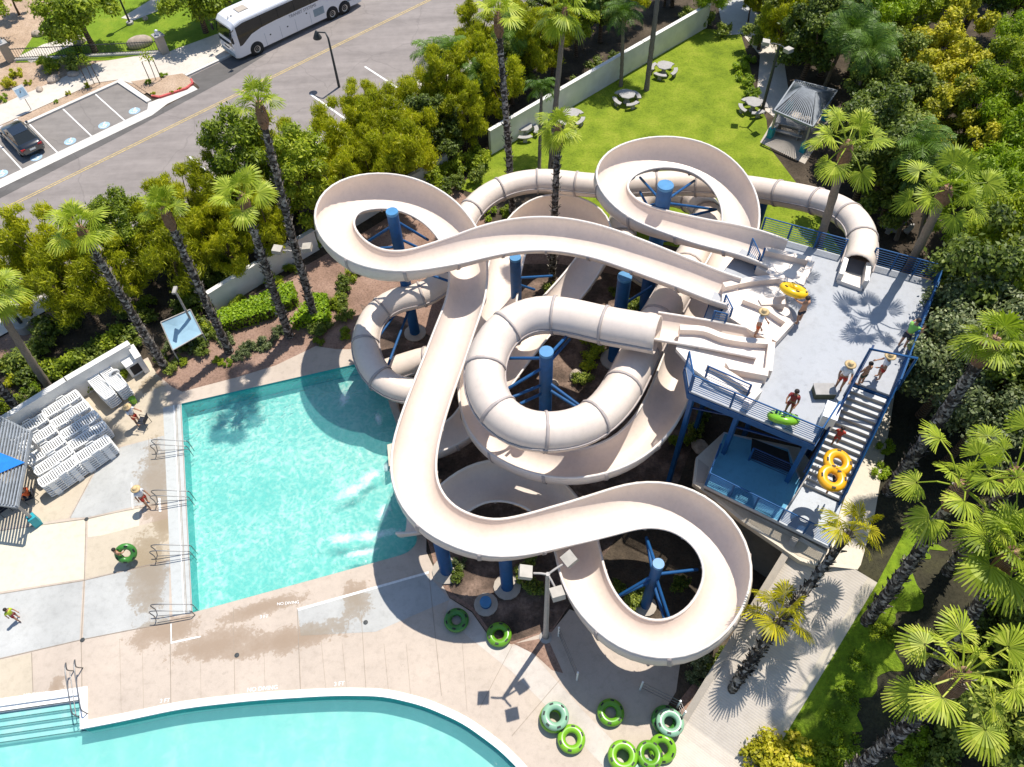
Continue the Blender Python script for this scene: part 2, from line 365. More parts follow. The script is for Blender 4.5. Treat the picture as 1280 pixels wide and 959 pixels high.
M['bus_white'] = m_carpaint('bus_white_paint', (.78, .78, .80)); M['car_black'] = m_carpaint('car_black_paint', (.012, .016, .022)); M['rim'] = simple('wheel_rim', (.55, .55, .55), .3, .5, .7)
M['red_light'] = simple('tail_light_red', (.5, .02, .02), .2); M['lamp_white'] = simple('headlight_lens', (.8, .82, .85), .15)
M['letter'] = simple('lettering_gray', (.12, .12, .14), .5); M['grille'] = simple('grille_gray', (.25, .32, .36), .5)
M['tube_green'] = simple('green_vinyl', (.12, .31, .016), .28, .5, var=.06); M['tube_lime'] = simple('lime_vinyl', (.19, .43, .02), .28, .5, var=.06); M['tube_sea'] = simple('seafoam_vinyl', (.25, .44, .29), .28, .5, var=.05); M['tube_yellow'] = simple('yellow_vinyl', (.80, .50, .008), .28, .5, var=.04); M['tube_orange'] = simple('amber_vinyl', (.82, .40, .012), .28, .5, var=.04)
M['tube_dark'] = simple('dark_green_vinyl', (.05, .20, .03), .3, .5)
M['handle'] = simple('tube_handle_black', (.02, .02, .02), .6)
M['plastic_white'] = simple('white_plastic', (.80, .79, .76), .4, var=.03); M['lattice'] = simple('gray_lattice_wood', (.27, .29, .31), .7, var=.2); M['teal'] = simple('teal_paint', (.02, .32, .38), .5); M['canvas_blue'] = simple('blue_canvas', (.012, .19, .62), .7); M['table_conc'] = simple('picnic_concrete', (.36, .34, .32), .85, bump=.2); M['rock'] = simple('boulder_rock', (.42, .34, .27), .9, var=.3, scale=2, bump=.6, bscale=8)
M['skin'] = simple('skin_tan', (.42, .22, .13), .55, var=.05); M['skin_dark'] = simple('skin_brown', (.25, .12, .065), .55, var=.05); M['hair'] = simple('hair_dark', (.025, .016, .012), .6); M['cloth_red'] = simple('cloth_red', (.50, .05, .03), .8); M['cloth_white'] = simple('cloth_white', (.74, .74, .76), .8); M['cloth_navy'] = simple('cloth_navy', (.02, .025, .04), .8); M['cloth_maroon'] = simple('cloth_maroon', (.25, .03, .03), .8); M['cloth_lime'] = simple('cloth_lime', (.22, .50, .10), .8); M['cloth_olive'] = simple('cloth_olive', (.06, .065, .04), .8); M['cloth_orange'] = simple('cloth_orange', (.62, .11, .03), .8); M['cloth_neon'] = simple('cloth_neon', (.5, .6, .04), .8); M['straw'] = simple('straw', (.62, .44, .22), .8, bump=.4)
M['eye'] = simple('eye_dark', (.02, .015, .01), .2)
M['bark'] = m_trunk('bark', (.05, .035, .025), (.16, .115, .08), 2.0); M['palm_bark'] = m_speckle('palm_bark', (.05, .04, .032), (.50, .44, .37)); M['palm_pale'] = m_trunk('pale_palm_bark', (.15, .12, .095), (.33, .27, .21), 7.0); M['palm_skirt'] = m_trunk('palm_leaf_boots', (.10, .055, .03), (.36, .21, .13), 5.0)
M['leaf_olive'] = m_foliage('leaf_olive', (.13, .155, .008), (.52, .53, .016), .48, (.72, .66, .03)); M['leaf_green'] = m_foliage('leaf_green', (.065, .11, .008), (.34, .42, .022), .42, (.52, .56, .035)); M['leaf_dark'] = m_foliage('leaf_dark', (.035, .06, .012), (.19, .25, .03), .36, (.38, .42, .07)); M['leaf_yellow'] = m_foliage('leaf_yellow', (.20, .21, .01), (.66, .60, .03), .44, (.86, .72, .08)); M['leaf_lime'] = m_foliage('leaf_lime', (.10, .18, .01), (.42, .55, .025), .42)
M['leaf_gray'] = m_foliage('leaf_gray_green', (.032, .05, .018), (.17, .21, .07), .25, (.40, .42, .22))
M['frond'] = m_foliage('fan_frond', (.13, .20, .012), (.44, .52, .04), .42, (.62, .64, .10)); M['frond_gold'] = m_foliage('golden_frond', (.18, .19, .012), (.62, .54, .02), .42, (.75, .62, .06)); M['frond_feather'] = m_foliage('feather_frond', (.035, .085, .01), (.17, .28, .03), .33)
M['hedge'] = m_foliage('hedge_leaf', (.13, .24, .01), (.42, .58, .02), .35)
M['flower'] = simple('red_bloom', (.5, .08, .08), .7)
# ================================================================ SETTING
POOL = px((227,505),(440,456.5),(462,452),(478,470),(488,498),(494,520),(499,560),(505,600),(513,640),(521,662),(521,680),(509,692),(470,703),(241,766))
LOW = px((102,867),(102.5,910),(150,901),(230,884),(320,874),(420,868),(480,869),(530,881),(580,903),(625,936),(655,966),(690,1020),(660,1080),(0,1080),(-220,1060),(-220,910),(0,881.5))
def smooth_loop(P, keep, per=4):   # round a closed outline except at the kept corners
    out = []; n = len(P)
    for i in range(n):
        if i in keep: out.append(P[i]); continue
        a = P[(i - 1) % n]; b = P[i]; c = P[(i + 1) % n]
        p0 = b.lerp(a, .35); p1 = b.lerp(c, .35)
        for k in range(per + 1):
            t = k / per; out.append(p0 * (1 - t) ** 2 + b * 2 * t * (1 - t) + p1 * t * t)
    return out
POOL = smooth_loop(POOL, {0, 1, 13}); LOW = smooth_loop(LOW, {0, 1, 12, 13, 14, 15, 16})
def offset(P, d):
    n = len(P); out = []
    ar = sum(P[i].x * P[(i + 1) % n].y - P[(i + 1) % n].x * P[i].y for i in range(n)); sg = 1 if ar > 0 else -1
    for i in range(n):
        a = P[(i - 1) % n]; b = P[i]; c = P[(i + 1) % n]
        e1 = (b - a).normalized(); e2 = (c - b).normalized()
        n1 = Vector((e1.y, -e1.x, 0)) * sg; n2 = Vector((e2.y, -e2.x, 0)) * sg
        m = (n1 + n2); m = m.normalized() if m.length > 1e-4 else n1
        k = d / max(.4, m.dot(n1)); out.append(b + m * k)
    return out
BIG = [(-220, -60), (260, -60), (260, 360), (-220, 360)]
struct('ground', MB().sheet(BIG, 0.0, [POOL, LOW]), M['mulch'])
# --- street
def strip(u0, u1, n0, n1): return [RC(u0, n0), RC(u1, n0), RC(u1, n1), RC(u0, n1)]
struct('road', MB().sheet(strip(-60, 150, -9.0, 2.55), .008), M['asphalt'])
struct('road_gutter_lane', MB().sheet([RC(-60, 1.25), RC(-1, 1.25), RC(10, 1.75), RC(20, 2.45), RC(24, 3.2), RC(22.5, 5.0), RC(17.8, 4.9), RC(17.5, 2.95), RC(12, 2.5), RC(-60, 2.4)], .013), M['asphalt_new'])
struct('road_far_lane', MB().sheet([RC(17.6, 2.5), RC(150, 2.5), RC(150, 5.05), RC(17.6, 5.05)], .009), M['asphalt'])
struct('parking_bay', MB().sheet([RC(-60, 3.3), RC(13.6, 3.3), RC(13.2, 8.3), RC(-60, 8.3)], .010), M['stall'])
struct('valley_gutter', MB().sheet([RC(-60, 2.4), RC(13.0, 2.4), RC(14.6, 2.9), RC(17.3, 2.9), RC(17.3, 3.6), RC(13.6, 4.1), RC(13.1, 3.35), RC(-60, 3.3)], .016), M['curb'])
mk = MB()
for n in (-.13, .08): mk.sheet(strip(-60, 150, n, n + .08), .017)
struct('centre_line', mk, M['paint_yellow'])
mk = MB()
for k in range(-4, 4): mk.sheet(strip(5.72 + 2.72 * (k - 0) + (0) - .05, 5.72 + 2.72 * k + .05, 3.3, 8.2), .018) if k < 3 else None
for u in (12.46, 17.85, 23.24, 28.6, 34.0, 39.4): mk.sheet(strip(u - .08, u + .08, -8.9, -4.2), .018)
struct('stall_lines', mk, M['paint_white'])
mk = MB(); wk = MB()
for u in (-.7, 1.75, 4.35, 7.0, 9.75, 12.3):
    c = RC(u, 3.9); mk.lathe([(0.001, .0), (.44, .0)], c + Vector((0, 0, .021)), 20, smooth=False)
    for a in range(14):    # white wheelchair mark: ring, back and head
        t0 = -2.6 + a * .3; t1 = t0 + .26
        wk.sheet([c + Vector((math.cos(t) * r - .04, math.sin(t) * r - .08, 0)) for t, r in ((t0, .24), (t0, .17), (t1, .17), (t1, .24))][::-1], .025)
    wk.sheet([c + Vector(v) for v in ((-.10, -.05, 0), (-.03, -.05, 0), (-.03, .3, 0), (-.10, .3, 0))], .026)
    wk.sheet([c + Vector(v) for v in ((-.10, .33, 0), (0, .33, 0), (0, .43, 0), (-.10, .43, 0))], .026)
    wk.sheet([c + Vector(v) for v in ((-.03, 0, 0), (.24, -.02, 0), (.24, .05, 0), (-.03, .07, 0))], .027)
struct('accessible_discs', mk, M['paint_blue']); struct('accessible_marks', wk, M['paint_white'])
# kerbs and pavement on the far side
cb = MB()
cb.prism([RC(-60, 8.25), RC(13.15, 8.25), RC(13.5, 4.1), RC(13.9, 4.1), RC(13.55, 8.55), RC(-60, 8.55)], 0, .14)
cb.prism([RC(17.55, 5.05), RC(150, 5.05), RC(150, 5.35), RC(17.55, 5.35)], 0, .14)
struct('kerb', cb, M['curb'])
struct('far_bank', MB().sheet([RC(-60, 8.55), RC(13.6, 8.55), RC(13.9, 5.3), RC(150, 5.3), RC(150, 90), RC(-60, 90)], .09), M['dirt'])
struct('pavement', MB().sheet([RC(-60, 9.55), RC(11.8, 9.55), RC(13.4, 8.6), RC(13.9, 7.3), RC(17.3, 5.4), RC(40, 5.4), RC(150, 5.4), RC(150, 8.6), RC(24, 8.6), RC(18.4, 9.3), RC(17, 10.2), RC(13.4, 12.2), RC(-60, 12.2)], .12), M['walk'])
isl = [RC(13.95, 7.6), RC(14.2, 4.6), RC(14.6, 4.0), RC(16.7, 3.55), RC(17.4, 3.8), RC(17.6, 4.4), RC(17.5, 5.6)]
struct('island_soil', MB().sheet(isl, .132), M['dirt'])
ik = MB()
for a, b in zip(isl[1:-2], isl[2:-1]): ik.bar(a + Vector((0, 0, .08)), b + Vector((0, 0, .08)), .17, .16)
struct('red_kerb', ik, M['paint_red'])
struct('far_lawn', MB().sheet(px((20,80),(205,75),(216,70),(300,58),(420,-30),(180,-60),(60,20)), .105), M['lawn_far'])
struct('far_path', MB().sheet(px((152,24),(168,27),(245,-3),(330,-40),(290,-60)), .115), M['walk'])
struct('far_path_branch', MB().sheet(px((24,72),(55,57),(100,45),(110,52),(66,68),(40,80)), .115), M['walk'])
# near side of the street
cb = MB(); cb.prism(strip(-60, 150, -9.25, -9.0), 0, .14); struct('near_kerb', cb, M['curb'])
struct('near_pavement', MB().sheet(strip(-60, 150, -11.4, -9.25), .12), M['walk'])
struct('planting_soil', MB().sheet(strip(-60, 6, -13.2, -11.4), .02), M['soil'])
# --- garden side
struct('painted_shade_mulch', MB().sheet(px((450,380),(560,430),(600,330),(700,330),(800,350),(850,430),(880,520),(845,610),(780,660),(705,765),(690,786),(640,802),(614,791),(592,760),(566,742),(549,712),(535,665),(512,565),(487,482)), .014), M['bed'])  # mulch bed darkened in colour to carry the shade under the slides
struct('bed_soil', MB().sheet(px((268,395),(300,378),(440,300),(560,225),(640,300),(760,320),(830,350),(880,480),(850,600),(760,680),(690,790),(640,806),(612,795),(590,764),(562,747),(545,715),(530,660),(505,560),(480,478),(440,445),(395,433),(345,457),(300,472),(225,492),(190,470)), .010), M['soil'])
struct('lawn', MB().sheet(px((572,236),(613,194),(880,36),(925,40),(936,75),(944,118),(958,150),(962,185),(1000,235),(1062,330),(960,360),(900,320),(800,300),(700,240),(640,232),(600,244)), .018), M['lawn'])
struct('garden_path', MB().sheet(px((905,15),(935,5),(975,45),(985,110),(972,150),(945,130),(950,70)), .024), M['walk'])
struct('side_path', MB().sheet(px((896,0),(930,-10),(955,40),(905,45)), .028), M['deck_gray'])
DECK = px((-300,760),(-60,600),(15,541),(100,493),(185,447),(196,468),(215,484),(228,490),(300,471),(345,457),(395,433),(420,437),(446,437),(468,447),(485,468),(497,498),(503,530),(510,570),(517,606),(526,640),(533,662),(533,690),(545,716),(562,748),(590,766),(612,797),(640,806),(672,794),(690,790),(712,762),(760,780),(815,800),(850,830),(845,865),(828,893),(850,893),(905,908),(940,960),(980,1120),(0,1120),(-300,1120))
struct('pool_deck', MB().sheet(DECK, .026, [POOL, LOW]), M['deck'])
pn = MB().sheet(px((0,664),(107,650),(105,724),(-5,741),(-90,752),(-90,680)), .031); pn.sheet(px((110,650),(175,634),(174,664),(110,672)), .031)
struct('deck_cream_slab', pn, M['deck_cream'])
pn = MB().sheet(px((-90,756),(0,743),(104,727),(100,800),(0,823),(-90,840)), .031); pn.sheet(px((107,726),(212,702),(212,778),(104,799)), .031)
pn.sheet(px((120,590),(150,560),(205,545),(210,628),(175,632),(110,647),(88,648)), .0305); pn.sheet(px((372,762),(530,716),(545,730),(562,750),(470,790),(376,795)), .031)
struct('deck_gray_slab', pn, M['deck_gray'])
pn = MB().sheet(px((-90,600),(15,543),(100,495),(185,450),(205,482),(215,510),(212,544),(150,558),(118,590),(86,648),(0,662),(-90,676)), .0295); pn.sheet(px((110,674),(212,648),(212,700),(107,724)), .0315)
pn.sheet(px((-90,842),(0,825),(40,817),(42,870),(0,878),(-90,895)), .031)
struct('deck_tan_slab', pn, M['deck_tan'])
struct('deck_border', MB().sheet(px((562,750),(590,768),(612,798),(640,808),(655,805),(690,845),(730,890),(770,930),(800,960),(770,975),(700,900),(640,840),(590,800),(556,770)), .031), M['border'])
sw = MB().sheet(px((642,805),(684,797),(692,815),(704,842),(690,838),(668,818)), .036); sw.sheet(px((852,893),(850,875),(868,852),(895,850),(905,870),(890,892),(868,905),(855,903)), .036)
struct('deck_soil', sw, M['soil'])
struct('pool_ledge', MB().sheet(px((204,510),(227,505),(241,766),(216,771)), .034), M['ledge'])
lw = MB()
for a, b, w in (((212,509),(230,768),.0), ): pass
struct('ledge_line', MB().sheet(px((217,507),(219,506.6),(232.5,768),(230,768.5)), .038).sheet(px((212,800),(370,760),(530,717),(530,719.5),(370,763),(212,802.5)), .038) if False else MB().sheet(px((217,507),(219,506.6),(232.5,768),(230,768.5)), .038), M['coping'])
mk = MB().sheet(px((372,761),(536,714.5),(536,717.5),(373,764)), .039); mk.sheet(px((213,803),(251,795),(251,797),(213,805.3)), .039); mk.sheet(px((213,780),(215,780),(215,803),(213,803)), .039); mk.sheet(px((164,604),(165.5,604),(167,636),(165.5,636)), .039); mk.sheet(px((198,623),(201,623),(202,640),(199,640)), .039)
gt = MB()
for f in (.62, .7, .94): a, b, c, d = (at(204 + 23 * f, 510 - 5 * f), at(216 + 25 * f, 771 - 5 * f), at(216 + 25 * f + .9, 771 - 5 * f), at(204 + 23 * f + .8, 510 - 5 * f)); gt.sheet([a, b, c, d], .0385)
struct('gutter_grate_line', gt, M['joint'])
struct('deck_line', mk, M['paint_white'])
jt = MB()
def joint(*p, w=.035):
    q = px(*p)
    for a, b in zip(q, q[1:]):
        d = (b - a).normalized(); n = Vector((-d.y, d.x, 0)) * w / 2; jt.sheet([a - n, b - n, b + n, a + n], .042)
joint((108,648),(106,725),(102,800),(103,866)); joint((-60,676),(0,664),(108,649),(210,628)); joint((-60,755),(0,743),(105,726),(213,700)); joint((-60,836),(0,824),(102,800),(214,778)); joint((213,780),(214,884)); joint((40,816),(42,871)); joint((292,760),(294,878), w=.02); joint((372,762),(376,868)); joint((450,742),(458,868), w=.02); joint((536,715),(552,870), w=.02); joint((640,808),(600,885), w=.02); joint((700,850),(640,920), w=.02)
joint((118,590),(88,648), w=.02); joint((186,548),(189,632), w=.02)
for i, x in enumerate((402, 428, 480, 508, 578)): joint((x, 805), (x + 6, 866 + max(0, i - 2) * 12), w=.012)
for x in (150, 178, 250, 330): joint((x, 800 + (x - 150) * .0), (x + 2, 888 - (x - 150) * .06), w=.012)
struct('deck_joints', jt, M['joint'])
# depth and warning lettering beside the lower pool (small white stencils)
def letters(txt, p, size, rot, name='deck_lettering'):
    cu = bpy.data.curves.new(name, 'FONT'); cu.body = txt; cu.size = size; cu.align_x = 'CENTER'; cu.align_y = 'CENTER'
    o = bpy.data.objects.new(name, cu); C.objects.link(o); o.location = p; o.rotation_euler = rot
    dg = bpy.context.evaluated_depsgraph_get(); dg.update(); me = bpy.data.meshes.new_from_object(o.evaluated_get(dg)); mw = o.matrix_world.copy()
    bpy.data.objects.remove(o); n = bpy.data.objects.new(name, me); C.objects.link(n); n.location = p; n.rotation_euler = rot; me.materials.clear(); return n
for txt, q, s in (('NO DIVING', (328,861), .26), ('3 FT', (424,855), .26), ('3 FT', (206,876), .24), ('NO DIVING', (44,868), .2), ('3 FT', (330,771), .22), ('NO DIVING', (360,754), .2)):
    o = letters(txt, at(*q, .046), s, (0, 0, .06)); o.data.materials.append(M['coping']); tag(o, kind='structure')
# --- pools
def basin(poly, depth, name):
    w = MB(); n = len(poly)
    for a, b in zip(poly, poly[1:] + poly[:1]): w.add([Vector((a.x, a.y, -depth)), Vector((b.x, b.y, -depth)), Vector((b.x, b.y, .03)), Vector((a.x, a.y, .03))], [(0, 1, 2, 3)])
    struct(name + '_wall', w, M['basin_tile']); struct(name + '_floor', MB().sheet(poly, -depth), M['basin'])
basin(POOL, 1.0, 'pool'); basin(LOW, 1.05, 'lower_pool')
struct('pool_water', MB().sheet(offset(POOL, -.003), -.10), M['water'])
struct('lower_pool_water', MB().sheet(offset(LOW, -.003), -.22), M['water_low'])
st = MB().prism(offset(LOW, .27), .027, .07, [LOW]); st.prism(offset(LOW, .002), -.05, .069, [offset(LOW, -.06)])
struct('pool_coping', st, M['coping'])
lo = px((0,881.5),(102,867)); dn = (at(102.5,910) - at(102,867)); dn = Vector((dn.x, dn.y, 0)); ex = (lo[0] - lo[1]).normalized()
st = MB(); sk = MB()
for k in range(5):
    a = lo[1] + dn * (k * .19 + .012) - Vector((0, 0, 0)) + ex * .06; b = a + dn * .186
    z = -.06 - .17 * k
    st.prism([a, a + ex * 9, b + ex * 9, b], -1.04, z)
    sk.prism([a + dn * .150 + ex * .002, a + dn * .150 + ex * 9, a + dn * .183 + ex * 9, a + dn * .183 + ex * .002], z + .002, z + .006)
struct('pool_steps', st, M['coping']); struct('step_nosing', sk, M['dark_metal'])
# --- hillside on the right and the grooved ramp
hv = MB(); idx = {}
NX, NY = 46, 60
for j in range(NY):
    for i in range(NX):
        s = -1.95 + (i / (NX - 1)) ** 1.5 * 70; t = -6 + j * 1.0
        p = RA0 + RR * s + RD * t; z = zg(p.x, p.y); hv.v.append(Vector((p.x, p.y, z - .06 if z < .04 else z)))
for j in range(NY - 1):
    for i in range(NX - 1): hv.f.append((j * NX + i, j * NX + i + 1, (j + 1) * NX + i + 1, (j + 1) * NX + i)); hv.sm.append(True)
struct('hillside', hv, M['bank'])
def RP(s, t, dz=0): p = RA0 + RR * s + RD * t; return Vector((p.x, p.y, 4.25 * max(0, min(1, t / RLEN)) + dz))
def ribbon(s0, s1, t0, t1, dz, n=24, wob=0):
    mb = MB(); vs = []
    for i in range(n + 1):
        t = t0 + (t1 - t0) * i / n; e = wob * (noise.noise((t * .55, s0, 1.0)) + .35 * noise.noise((t * 2.2, s0, 4.0))); vs += [RP(s0, t, dz), RP(s1 + e, t, dz)]
    return mb.add(vs, [(2 * i, 2 * i + 1, 2 * i + 3, 2 * i + 2) for i in range(n)])
M['groove'] = m_groove('grooved_ramp_concrete', (.62, .55, .47))
struct('ramp', ribbon(-1.9, 1.15, -4, RLEN + .0, .03), M['groove'])
struct('ramp_edge', ribbon(1.15, 1.55, -4, RLEN, .035), M['cream_conc'])
struct('upper_path', MB().sheet([at(x, y, 4.285) for x, y in ((1028,707),(1050,640),(1092,520),(1100,470),(1122,470),(1114,520),(1094,640),(1076,706),(1072,712))], 4.285), M['cream_conc'])
struct('grass_verge', ribbon(1.55, 3.0, -4, RLEN + 3.2, .03, 110, 1.5), M['grass_strip'])
# ================================================================ WATER SLIDES
def frames(P):
    n = len(P); out = []; cur = []
    for i in range(n):
        a = P[max(i - 1, 0)]; b = P[min(i + 1, n - 1)]; T = (b - a).normalized()
        Rt = T.cross(Vector((0, 0, 1))).normalized(); U = Rt.cross(T); out.append((T, Rt, U))
    for i in range(n):
        T0 = out[max(i - 3, 0)][0]; T1 = out[min(i + 3, n - 1)][0]
        L = sum((P[k + 1] - P[k]).length for k in range(max(i - 3, 0), min(i + 3, n - 1))) or 1
        cur.append((T0.x * T1.y - T0.y * T1.x) / L)       # + turns left
    sm = []
    for i in range(n):
        w = [cur[k] for k in range(max(0, i - 6), min(n, i + 7))]; sm.append(sum(w) / len(w))
    return out, sm
def shell(P, fr, cur, R, th=.06, tube=False, i0=0, i1=None, base=(80, 80), gain=128, r0=0.0, nseg=18, open_end=True):
    """swept shell: open flume (path runs along its floor) or tube (path is the axis)"""
    i1 = len(P) - 1 if i1 is None else i1
    mb = MB(); rows = []
    for i in range(i0, i1 + 1):
        T, Rt, U = fr[i]; k = max(-.35, min(.35, cur[i])); c = P[i] if tube else P[i] + U * R
        if tube: al, ar = -180, 180
        else:
            x = k * gain
            ar = base[1] + (x if x > 0 else x * .35); al = base[0] + (-x if x < 0 else -x * .35)   # left turn: right side is the outside
            al = -min(128, al); ar = min(128, ar)
        ins = []; outs = []
        for j in range(nseg + 1):
            a = math.radians(al + (ar - al) * j / nseg); d = Rt * math.sin(a) - U * math.cos(a)
            ins.append(c + d * (R + r0)); outs.append(c + d * (R + r0 + th))
        rows.append(ins + outs[::-1] if not tube else (ins[:-1], outs[:-1]))
    if tube:
        m = nseg; vi = [p for r in rows for p in r[0]]; vo = [p for r in rows for p in r[1]]; n = len(rows)
        fs = [(a * m + k, a * m + (k + 1) % m, (a + 1) * m + (k + 1) % m, (a + 1) * m + k) for a in range(n - 1) for k in range(m)]
        mb.add(vi + vo, fs + [tuple(x + len(vi) for x in f) for f in fs] + [(k, (k + 1) % m, len(vi) + (k + 1) % m, len(vi) + k) for k in range(m)] + [((n - 1) * m + k, (n - 1) * m + (k + 1) % m, len(vi) + (n - 1) * m + (k + 1) % m, len(vi) + (n - 1) * m + k) for k in range(m)], True)
    else:
        m = len(rows[0]); n = len(rows); vs = [p for r in rows for p in r]; h = m // 2
        fs = []
        for a in range(n - 1):
            for k in range(m): fs.append((a * m + k, a * m + (k + 1) % m, (a + 1) * m + (k + 1) % m, (a + 1) * m + k))
        mb.add(vs, fs, True)
        for a in (0, n - 1): mb.add(rows[a], [(k, k + 1, m - 2 - k, m - 1 - k) for k in range(h - 1)])
    return mb, rows
def zm(z): return z + .62 * max(0, z - 2.2) / 5.4
def make_slide(name, label, segs, every=2.7):
    """segs: list of (kind, R, per, points (px,py,z), base)"""
    root = thing(name, label, 'water slide', (0, 0, 0)); first = None
    for kind, R, pts, base in segs:
        P = [at(x, y, z if name == 'open_slide' and pts[0][0] == 915 else zm(z)) for x, y, z in pts]
        Q = spline(P, 8)
        # even spacing
        D = [0]
        for a, b in zip(Q, Q[1:]): D.append(D[-1] + (b - a).length)
        n = max(8, int(D[-1] / .4)); E_ = []; j = 0
        for i in range(n + 1):
            t = D[-1] * i / n
            while j < len(D) - 2 and D[j + 1] < t: j += 1
            f = (t - D[j]) / max(1e-6, D[j + 1] - D[j]); E_.append(Q[j].lerp(Q[j + 1], f))
        Q = E_
        for _ in range(3): Q = [Q[0]] + [(Q[i - 1] + Q[i] * 2 + Q[i + 1]) / 4 for i in range(1, len(Q) - 1)] + [Q[-1]]
        if first is None: first = Q[0]; root.location = (Q[len(Q) // 2].x, Q[len(Q) // 2].y, 0)
        fr, cur = frames(Q)
        mb, rows = shell(Q, fr, cur, R, .06, kind == 'tube', base=base)
        body = mb.build('tube' if kind == 'tube' else 'flume', M['gel'], root, recalc=True)
        if kind != 'tube':
            h = len(rows[0]) // 2
            for side in (0, 1):
                e = [(r[0] + r[-1]) / 2 if side == 0 else (r[h - 1] + r[h]) / 2 for r in rows]
                MB().tube(e, .065, 6).build('rim', M['gel_white'], root)
        else:                                             # the seam lip where the two half shells are bolted
            for sd in (1, -1):
                e = [Q[i] + fr[i][1] * sd * (R + .08) for i in range(len(Q))]
                MB().tube(e, .05, 5).build('seam_lip', M['flange'], root)
        L = len(Q); stp = max(4, int(every / .4))
        for i in range(stp, L - 2, stp):
            fm, _ = shell(Q[i:i + 2], fr[i:i + 2], cur[i:i + 2], R, .05, kind == 'tube', base=base, r0=.062)
            # short collar: squeeze the two rows together
            c = Q[i]; T = fr[i][0]
            for q in range(len(fm.v)):
                dd = (fm.v[q] - c).dot(T); fm.v[q] = fm.v[q] - T * dd * .68
            fm.build('flange', M['flange'], root)
    return root
ST = (78, 78)
slide_A = make_slide('open_slide', 'cream open flume spiralling once around the rearmost blue column, then dropping beneath the other slides', [
    ('flume', .92, [(968,333,7.62),(945,323,7.58),(920,315,7.52),(890,308,7.45),(858,300,7.35),(828,292,7.25),(800,283,7.15),(776,268,7.05),(762,247,6.95),(770,226,6.8),(795,212,6.65),(832,207,6.5),(872,215,6.35),(903,238,6.2),(920,270,6.0),(920,302,5.8),(908,335,5.55),(890,368,5.3),(872,405,5.05),(856,445,4.8),(840,490,4.55),(818,535,4.3),(785,570,4.05),(738,590,3.85),(688,591,3.7),(640,575,3.55),(608,545,3.4),(598,500,3.3),(606,452,3.2),(622,405,3.1),(630,355,3.0),(645,308,2.85),(675,280,2.7),(712,278,2.55),(740,294,2.4),(745,322,2.2),(722,360,2.0),(685,403,1.75),(645,452,1.5),(610,500,1.2),(585,540,.9),(548,562,.6),(506,570,.28)], (82, 82))])
slide_B = make_slide('open_slide', 'longest cream open flume, looping at left, sweeping past the pool and looping again at bottom', [
    ('flume', .98, [(915,380,8.17),(890,372,8.14),(862,360,8.1),(828,347,8.06),(790,333,8.03),(745,318,8.0),(695,309,7.97),(645,310,7.94),(597,320,7.9),(552,333,7.85),(510,343,7.8),(470,340,7.72),(438,322,7.6),(422,294,7.45),(434,268,7.25),(468,257,7.05),(510,260,6.85),(548,279,6.62),(575,310,6.38),(586,345,6.12),(584,385,5.84),(570,425,5.55),(557,462,5.27),(543,500,5.0),(530,540,4.74),(521,580,4.54),(523,620,4.38),(545,655,4.25),(582,676,4.15),(622,684,4.05),(665,677,3.95),(705,666,3.85),(750,655,3.75),(800,643,3.65),(848,650,3.5),(888,680,3.35),(905,725,3.2),(890,772,3.05),(857,802,2.9),(818,810,2.75),(778,797,2.6),(746,765,2.45),(728,728,2.3),(720,692,2.15),(706,660,1.98),(684,632,1.8),(652,616,1.6),(616,612,1.4),(585,622,1.15),(560,640,.85),(530,653,.5),(508,656,.26)], (80, 80))])
slide_C = make_slide('tube_slide', 'cream tube slide ringing the central blue column behind the stairs tower', [
    ('flume', .82, [(945,440,7.52),(915,434,7.5),(885,428,7.46),(855,423,7.42),(818,417,7.35)], (72, 72)),
    ('tube', .84, [(822,419,8.1),(790,413,8.0),(755,407,7.9),(718,398,7.8),(680,393,7.7),(645,402,7.55),(617,428,7.4),(605,468,7.25),(614,505,7.1),(645,534,6.95),(690,541,6.8),(735,530,6.65),(770,498,6.5),(793,456,6.3),(815,412,6.1),(838,373,5.85),(862,328,5.2),(880,295,4.1),(884,267,3.4),(864,247,2.9),(832,240,2.5),(800,250,2.2),(780,274,1.95),(776,300,1.75),(790,328,1.5),(815,345,1.3)], ST)])
slide_E = make_slide('tube_slide', 'narrow cream tube slide running along the lawn and coiling over the pool edge', [
    ('tube', .66, [(1071,334,8.0),(1078,312,7.8),(1074,284,7.5),(1050,262,7.0),(1015,250,6.45),(975,242,5.9),(930,235,5.35),(885,231,4.95),(840,229,4.7),(800,231,4.58),(760,233,4.48),(720,230,4.4),(678,226,4.32),(637,232,4.24),(603,249,4.14),(581,275,4.04),(569,308,3.94),(560,342,3.8),(535,367,3.65),(500,374,3.5),(470,392,3.25),(456,427,3.0),(466,462,2.75),(492,485,2.5),(526,490,2.25),(556,478,1.95),(563,457,1.65),(545,447,1.4),(515,454,1.15),(485,464,.95),(458,474,.8)], ST)])
# ---- starting troughs on the top deck
def trough(root, floor, walls, z=DP, h0=.55, w=.30):
    MB().prism([at(x, y, z + .2) for x, y in floor], z + .01, z + .2).build('start_floor', M['gel_white'], root)
    for wi, run in enumerate(walls):
        h = h0 - .012 * wi; mb = MB(); Q = [at(x, y, z + h) for x, y in run]; Q = spline(Q, 5) if len(Q) > 2 else Q
        n = len(Q); L = []; Rr = []
        for i in range(n):
            d = (Q[min(i + 1, n - 1)] - Q[max(i - 1, 0)]).normalized(); nn = Vector((-d.y, d.x, 0)) * w / 2; L.append(Q[i] + nn); Rr.append(Q[i] - nn)
        mb.prism(L + Rr[::-1], z + .003 + .002 * wi, z + h)
        mb.build('start_wall', M['gel'], root)
trough(slide_A, [(975,321),(1013,325),(1000,354),(950,331),(955,317)], [[(957,311),(985,317),(1014,324)], [(1015,326),(1001,355)], [(998,356),(972,345),(948,331)]])
